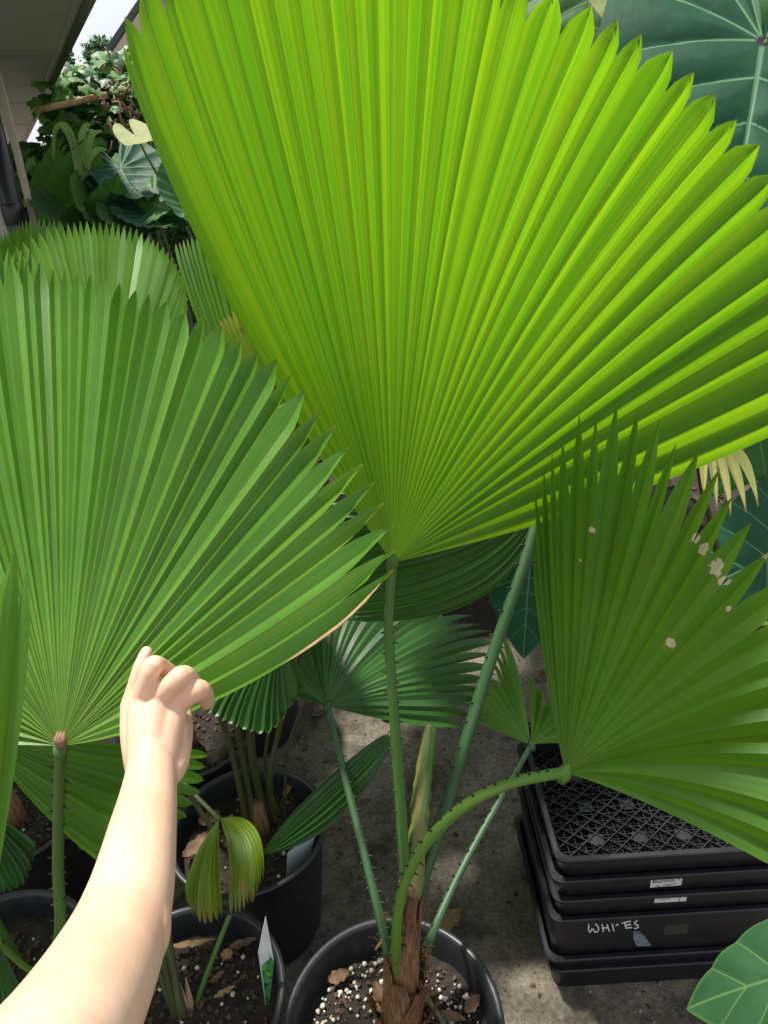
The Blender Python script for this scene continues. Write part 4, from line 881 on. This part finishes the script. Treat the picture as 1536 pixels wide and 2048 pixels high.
# ------------------------------------------------------------------ far tree
def leaf_cloud(mb, cen, rad, n, size, seed=0, shell=.55):
    rn = random.Random(seed)
    for _ in range(n):
        d = Vector((rn.gauss(0, 1), rn.gauss(0, 1), rn.gauss(0, 1))).normalized(); q = shell + (1 - shell) * rn.random()
        c = cen + Vector((d.x * rad[0], d.y * rad[1], d.z * rad[2])) * q * (.8 + .35 * mnoise.noise(d * 2.2 + Vector((seed, 0, 0))))
        a = Vector((rn.gauss(0, 1), rn.gauss(0, 1), rn.gauss(0, .6))).normalized(); b = a.cross(d + Vector((.01, .02, .3))).normalized(); s = size * rn.uniform(.6, 1.3)
        mb.add([c - a * s, c + b * s * .5, c + a * s, c - b * s * .5], [(0, 1, 2, 3)])
def foliage_mat(name, a, b, tr, tf=.3):
    N = NT(name); f = N.noise(N.pos(), 5.0, 4); g = N.noise(N.pos(), 60, 2); col = N.mix(N.smooth(N.math('ADD', N.math('MULTIPLY', f, .6), N.math('MULTIPLY', g, .4)), .35, .65), a, b)
    p = N.pr(col, .5, None, .4); t_ = N.n('BsdfTranslucent'); t_.inputs[0].default_value = (*tr, 1); ms = N.n('MixShader'); ms.inputs[0].default_value = tf
    N.l(p.outputs[0], ms.inputs[1]); N.l(t_.outputs[0], ms.inputs[2]); return N.done(ms.outputs[0])
M['tree'] = foliage_mat('tree_foliage', (.018, .075, .022), (.045, .125, .035), (.05, .2, .03))
tb = CAM + ray(160, 130) * 11; tb.z = 0; tc_ = CAM + ray(155, 170) * 11
tree = thing('tree', tb, 'rounded dense green tree far behind the vines', 'tree')
mb = MB(); mb.tube(crom([tb, tb + Vector((.1, 0, 1)), tc_], 8), [.16, .14, .13, .12, .11, .10, .09, .07, .05], 8); mb.build('trunk', M['bark'], tree)
mb = MB()
for k in range(10):
    o = Vector((random.uniform(-.45, .45), random.uniform(-.4, .4), random.uniform(-.5, .45))); leaf_cloud(mb, tc_ + o, (.36, .36, .32), 1700, .05, k, .25)
tag(mb.build('crown', M['tree'], tree, smooth=False), kind='stuff')

# ------------------------------------------------------------------ vine covered fence
def vine_leaf_mesh(name, mat, fold):
    pts = [(0, -.05), (.28, -.22), (.50, -.10), (.46, .12), (.62, .30), (.38, .42), (.22, .60), (0, 1.0), (-.22, .60), (-.38, .42), (-.62, .30), (-.46, .12), (-.50, -.10), (-.28, -.22)]
    vs = [(0, .25, .06)] + [(x, y, -fold * abs(x) - .12 * y * y) for x, y in pts]; n = len(pts)
    me = bpy.data.meshes.new(name); me.from_pydata(vs, [], [(0, i + 1, (i + 1) % n + 1) for i in range(n)]); me.materials.append(mat)
    me.polygons.foreach_set('use_smooth', [True] * len(me.polygons)); return me
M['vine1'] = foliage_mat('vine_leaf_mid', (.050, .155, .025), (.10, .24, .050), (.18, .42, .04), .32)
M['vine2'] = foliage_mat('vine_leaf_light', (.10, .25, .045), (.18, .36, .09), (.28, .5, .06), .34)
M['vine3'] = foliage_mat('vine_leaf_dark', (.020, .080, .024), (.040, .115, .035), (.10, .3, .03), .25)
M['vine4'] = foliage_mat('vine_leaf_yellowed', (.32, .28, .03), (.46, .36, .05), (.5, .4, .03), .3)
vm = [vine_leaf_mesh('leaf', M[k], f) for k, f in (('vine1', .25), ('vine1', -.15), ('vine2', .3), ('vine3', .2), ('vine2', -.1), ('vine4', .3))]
vine = thing('vine_covered_fence', (-1.2, 5.2, 0), 'fence smothered in lobed green vine leaves beside the shed', 'vine'); VO = ORIG[vine.name]
def vtop(x): return max(1.76, 1.84 - 1.7 * (-1.95 - x)) if x < -1.95 else 1.86 + .30 * min(1, (x + 1.95) / .15) + .22 * mnoise.noise((x * 2.2, 0, 4)) + .10 * mnoise.noise((x * 7, 3, 1)) + .18 * max(0, x + 1.9)
def vy(x): return 5.35 + .25 * (x + 1.2) + .12 * mnoise.noise((x * 3, 1, 1))
for x in [-2.4 + .8 * k for k in range(5)]:
    mb = MB(); mb.box(Vector((x, vy(x) + .22, .85)), .08, .08, 1.7); mb.build('post', M['bark'], vine, smooth=False)
for z in (.5, 1.0, 1.5):
    mb = MB(); mb.tube([Vector((x, vy(x) + .18, z)) for x in (-2.6, -1.6, -.6, .6)], .022, 6); mb.build('rail', M['bark'], vine)
rn = random.Random(3)
def vplace(big, front):
    x = rn.uniform(-2.45, -1.0) if rn.random() < (1 if front else .7) else rn.uniform(-3.0, .7); z = (rn.uniform(.55, 1.0) if front else rn.uniform(.0, 1.0) ** .7) * vtop(x); s = rn.uniform(.045, .085) * big
    dep = rn.random() * .35; y = vy(x) - front * (.12 + .16 * rn.random()) + (1 - front) * (dep - .1) - .14 * math.sin(z * 2.2 + x * 2)
    tilt = rn.uniform(-.5, .7); yaw = rn.uniform(-.8, .8)
    rot = Matrix.Rotation(yaw, 3, 'Z') @ Matrix.Rotation(R(90) - .95 + tilt * .6, 3, 'X') @ Matrix.Rotation(R(180) + rn.uniform(-.9, .9), 3, 'Z')
    return Vector((x, y, z)), rot, s
vis = 0
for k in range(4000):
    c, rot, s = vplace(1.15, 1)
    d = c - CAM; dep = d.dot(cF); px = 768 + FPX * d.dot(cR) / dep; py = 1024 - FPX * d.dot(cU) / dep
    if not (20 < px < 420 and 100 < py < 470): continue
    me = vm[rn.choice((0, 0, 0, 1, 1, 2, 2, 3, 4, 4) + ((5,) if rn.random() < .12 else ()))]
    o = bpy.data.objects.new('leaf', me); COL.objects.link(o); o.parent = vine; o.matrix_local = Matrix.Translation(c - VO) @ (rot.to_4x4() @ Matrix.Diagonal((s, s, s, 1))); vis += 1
    if vis >= 290: break
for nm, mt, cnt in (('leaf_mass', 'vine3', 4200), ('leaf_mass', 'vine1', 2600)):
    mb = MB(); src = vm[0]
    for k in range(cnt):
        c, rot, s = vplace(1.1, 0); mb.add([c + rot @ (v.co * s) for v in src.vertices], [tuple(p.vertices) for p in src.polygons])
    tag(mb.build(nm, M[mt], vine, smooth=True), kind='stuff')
mb = MB()
for k in range(40):
    x = rn.uniform(-2.5, .4); z = rn.uniform(.6, vtop(x)); p = Vector((x, vy(x) - .2, z)); pts = [p]
    for j in range(5): p = p + Vector((rn.uniform(-.1, .1), rn.uniform(-.03, .03), rn.uniform(-.16, .02))); pts.append(p)
    mb.tube(crom(pts, 10), .004, 5)
tag(mb.build('stems', M['taro_stem'], vine), kind='stuff')
M['rust'] = simple('rusty_pole', (.22, .11, .04), (.50, .38, .20), 18, .7, .3)
mb = MB(); a, b = CAM + ray(70, 221) * 4.12, CAM + ray(215, 190) * 4.25; mb.tube([a.lerp(b, k / 6) for k in range(7)], [.018, .019, .018, .019, .018, .019, .018], 8)
tag(mb.build('rusty_pole', M['rust'], smooth=True), 'rusty buff pole lying across the top of the vines', 'pole')
# dead flower clump on the vine
t = thing('dried_vine_clump', CAM + ray(242, 215) * 4.2, 'brown dried tangle hanging in the green vines', 'dead vine'); o0 = ORIG[t.name]
mb = MB()
for k in range(90):
    p = o0 + Vector((random.gauss(0, .05), random.gauss(0, .03), random.gauss(0, .11))); q = p + Vector((random.uniform(-.05, .05), random.uniform(-.03, .03), random.uniform(-.09, .02)))
    mb.tube([p, p.lerp(q, .5) + Vector((.01, 0, 0)), q], [.004, .006, .001], 5)
tag(mb.build('dead_leaves', M['husk'], t), kind='stuff')
# strap leaved grass
t = thing('strap_grass', CAM + ray(160, 345) * 3.55, 'clump of arching pale green strap leaves before the vines', 'grass plant'); M['strap'] = foliage_mat('strap_leaf', (.16, .32, .08), (.30, .46, .18), (.3, .5, .1), .35)
for pts in ([(158, 345), (148, 290), (128, 252), (110, 262), (108, 320)], [(160, 350), (150, 300), (138, 262), (124, 250)], [(165, 350), (163, 290), (168, 255), (180, 250)], [(172, 350), (175, 300), (186, 270), (205, 262)], [(166, 352), (176, 320), (195, 300), (214, 300)]):
    c = crom([CAM + ray(x, y) * (3.55 - .02 * i) for i, (x, y) in enumerate(pts)], 14); mb = MB(); vs = []; fs = []
    for i, p in enumerate(c):
        ww = .021 * (1 - (i / 14) ** 3) + .002; d = (c[min(i + 1, 14)] - c[max(i - 1, 0)]).normalized(); s_ = d.cross(Vector((.2, .8, -.5))).normalized(); vs += [p - s_ * ww, p + Vector((0, .006, -.004)), p + s_ * ww]
    for i in range(14): fs += [(i * 3, i * 3 + 1, i * 3 + 4, i * 3 + 3), (i * 3 + 1, i * 3 + 2, i * 3 + 5, i * 3 + 4)]
    mb.add(vs, fs); mb.build('blade', M['strap'], t)
mb = MB(); mb.tube([ORIG[t.name] + Vector((.0, 0, -.02)), ORIG[t.name] + Vector((.05, .1, -.8)), Vector((ORIG[t.name].x + .05, ORIG[t.name].y + .1, .02))], [.02, .025, .03], 7); mb.build('stalk', M['taro_stem'], t)

# taros growing along the vines
TL2 = [((-1.35, 4.1), 'taro clump under the vines with a pale ribbed upright leaf', [((148, 392), (188, 290), (215, 380), 3.75, 'taro_mid'), ((112, 400), (112, 305), (170, 390), 3.85, 'taro_mid'), ((185, 400), (140, 440), (215, 450), 3.6, 'taro_mid'), ((120, 425), (100, 470), (170, 450), 3.55, 'taro_green'), ((215, 440), (235, 370), (255, 450), 3.6, 'taro_green')]),
       ((-.95, 3.9), 'taro clump with glossy dark ribbed leaves beside the strap grass', [((240, 335), (292, 440), (310, 335), 3.7, 'taro_blue'), ((205, 345), (190, 400), (240, 385), 3.75, 'taro_blue'), ((285, 350), (300, 420), (330, 350), 3.8, 'taro_mid'), ((305, 405), (368, 448), (340, 370), 3.5, 'taro_mid'), ((300, 430), (345, 490), (350, 430), 3.45, 'taro_blue'), ((260, 430), (235, 490), (320, 450), 3.5, 'taro_green')]),
       ((-.55, 3.7), 'taro with torn pale leaf showing at the edge of the lime leaf', [((272, 272), (322, 318), (295, 258), 3.4, 'taro_pale'), ((390, 380), (350, 470), (450, 420), 3.3, 'taro_green')])]
for (bx, by), lab, lv in TL2:
    t = thing('taro_plant', (bx, by, .02), lab, 'taro', 'taro plants along the vines')
    for (hx, hy), (tx, ty), (sx, sy), d, mt in lv:
        hub = P(hx, hy, d); taro_leaf(t, hub, P(tx, ty, d - .24), P(sx, sy, d + .05), mt, res=2, curl=.25, cup=.3, quilt=.008 if mt == 'taro_pale' else .045, wave=.012, width=.45 if mt == 'taro_pale' else .95, pet=[hub.lerp(Vector((bx, by, .02)), .5) + Vector((.03, .05, .1)), Vector((bx, by, .02))], prad=.010, pmat='taro_stem')

# ------------------------------------------------------------------ plant tags and fallen leaves
M['tagw'] = simple('tag_white', (.45, .47, .46), (.58, .60, .59), 20, .45, .05)
N = NT('tag_print'); f = N.noise(N.obj(), 55, 5, .6, 1.0); M['tagp'] = N.done(N.pr(N.ramp(f, (.35, (.01, .05, .035)), (.5, (.05, .22, .05)), (.68, (.16, .40, .08))), .35, None, .5).outputs[0])
M['tagb'] = simple('tag_pale_blue', (.30, .38, .40), (.42, .50, .52), 20, .45, .05)
def tagcard(name, pts, mat, label, inset=None):
    q = [P(*p) for p in pts]; n = (q[1] - q[0]).cross(q[2] - q[0]).normalized() * .0012; mb = MB(); m_ = len(q)
    mb.add(q + [p + n for p in q], [tuple(range(m_)), tuple(range(2 * m_ - 1, m_ - 1, -1))] + [(i, i + m_, (i + 1) % m_ + m_, (i + 1) % m_) for i in range(m_)])
    o = mb.build(name, mat, smooth=False); tag(o, label, 'plant tag')
    if inset:
        c0 = sum(q, Vector()) / m_; nn = n.normalized(); nn = nn if nn.dot(cF) < 0 else -nn
        qq = [q[0].lerp(q[1], .55).lerp(c0, .25), q[1].lerp(q[2], .35).lerp(c0, .2), q[2].lerp(c0, .08), q[3].lerp(c0, .06), q[4].lerp(c0, .05)]
        lo = min((p - q[0]).dot(nn) for p in qq); mb = MB(); mb.add([p + nn * .0016 for p in qq] , [(4, 0, 1), (4, 1, 2), (4, 2, 3)]); mb.build('printed_picture', M['tagp'], o, smooth=False)
    return o
tagcard('plant_tag', [(531, 1832, 1.20), (516, 1905, 1.205), (528, 1990, 1.235), (534, 2045, 1.26), (547, 1920, 1.215)], M['tagw'], 'upright white tag with green plant picture stuck in the lower pot', [(535, 1862, 1.203), (520, 1915, 1.206), (533, 2010, 1.242), (545, 1925, 1.215)])
tagcard('plant_tag', [(632, 1662, 1.49), (575, 1705, 1.45), (572, 1760, 1.47), (612, 1738, 1.50)], M['tagb'], 'pale blue tag tucked against the rim under the long leaf')
def dry_leaf(name, c, rot, L, W, mat, label, group, curl=.5):
    mb = MB(); vs = []; fs = []; nl, nw = 10, 4; m_ = Matrix.Rotation(rot, 3, 'Z')
    for i in range(nl + 1):
        t = i / nl; ww = W * math.sin(math.pi * (t ** .8)) ** .7 * (1 + .15 * math.sin(i * 2.3))
        for j in range(nw + 1):
            s_ = j / nw - .5; p = Vector(((t - .5) * L, s_ * ww, curl * s_ * s_ * W * 1.6 + .12 * L * (t - .5) ** 2 * curl * 2 + .0015 * math.sin(i * 1.7 + j * 2))); vs.append(Vector(c) + m_ @ p)
    for i in range(nl):
        for j in range(nw): q = i * (nw + 1) + j; fs.append((q, q + 1, q + nw + 2, q + nw + 1))
    mb.add(vs, fs); o = mb.build(name, mat); tag(o, label, 'leaf', group); return o
for x, y, r_, L, W, mt, lab in ((640, 1428, .5, .06, .022, 'litter', 'curled brown dry leaf on the concrete beside the rear dark pot'), (775, 1437, 0, .04, .025, 'litter', 'brown dry leaf on the concrete under the dark glossy fan leaf'), (605, 1485, .3, .022, .012, 'tan', 'tiny tan leaf flake on the concrete near the rear dark pot'),
        (730, 1603, .1, .032, .014, 'litter', 'brown flake on the concrete between the folded leaf and the spear leaf'), (915, 1597, -.2, .034, .012, 'litter', 'brown flake on the concrete between the spear leaf and the trays'), (686, 1684, .9, .045, .008, 'litter', 'thin brown sliver on the concrete beside the pot with the scorched leaf'),
        (930, 1500, 1, .02, .012, 'litter', 'small brown flake on the concrete below the split pale fan leaf'), (536, 1530, .2, .028, .012, 'tan', 'tan flake on the concrete behind the pot with the scorched leaf'), (700, 1755, 1.3, .04, .008, 'litter', 'narrow dark sliver on the concrete behind the perlite pot rim'),
        (1080, 1355, .4, .07, .045, 'litter', 'broad brown leaf lying on the paving behind the tray stack'), (835, 1470, 2, .03, .02, 'litter', 'small brown flake on the concrete behind the spear leaf tip')):
    c = G(x, y, .004); dry_leaf('dry_leaf', c + Vector((0, 0, .002)), r_, L, W, M[mt], lab, 'fallen leaves on the ground')
c = G(898, 1846, .006); dry_leaf('dry_leaf', c, .5, .075, .045, M['tan'], 'crumpled tan dry leaf on the concrete behind the pot with perlite', None, .7)
for x, y, r_, L, W, mt, z, lab in ((678, 1955, .4, .042, .024, 'litter', .268, 'brown leaf scrap on the perlite mix near the pot rim'), (757, 1985, 1.9, .04, .02, 'litter', .285, 'brown leaf scrap leaning on the fibrous palm trunk'), (905, 2035, -.3, .045, .018, 'litter', .268, 'brown leaf scrap on the perlite mix beside the thin green stalk'), (945, 2010, .8, .04, .02, 'litter', .266, 'dark leaf scrap on the perlite mix away from the trunk'), (760, 2010, 2.2, .04, .02, 'tan', .28, 'tan leaf scrap at the foot of the fibrous palm trunk'),
        (400, 1690, .9, .09, .035, 'litter', .275, 'long brown leaf on the soil behind the scorched leaf'), (420, 1640, .6, .05, .04, 'litter', .28, 'short broad brown leaf under the scorched leaf stalk'), (575, 1580, 1.2, .04, .015, 'tan', .27, 'narrow tan leaf near the rear rim of the scorched palm pot'),
        (385, 1888, .1, .09, .012, 'tan', .275, 'long thin tan leaf strip on the soil below the scorched leaf'), (487, 1888, .3, .055, .016, 'litter', .272, 'pointed brown leaf shred beside the picture tag'), (455, 1910, 1.2, .025, .02, 'tan', .27, 'small crumpled tan scrap between the thin stem and the picture tag'), (435, 1955, .8, .03, .012, 'litter', .268, 'small brown shred close to the thin green stem'), (450, 1985, .5, .04, .012, 'tan', .268, 'tan shred on the soil beside the thin green stem foot')):
    dry_leaf('dry_leaf', G(x, y, z), r_, L, W, M[mt], lab, 'dry leaf scraps in the pots')
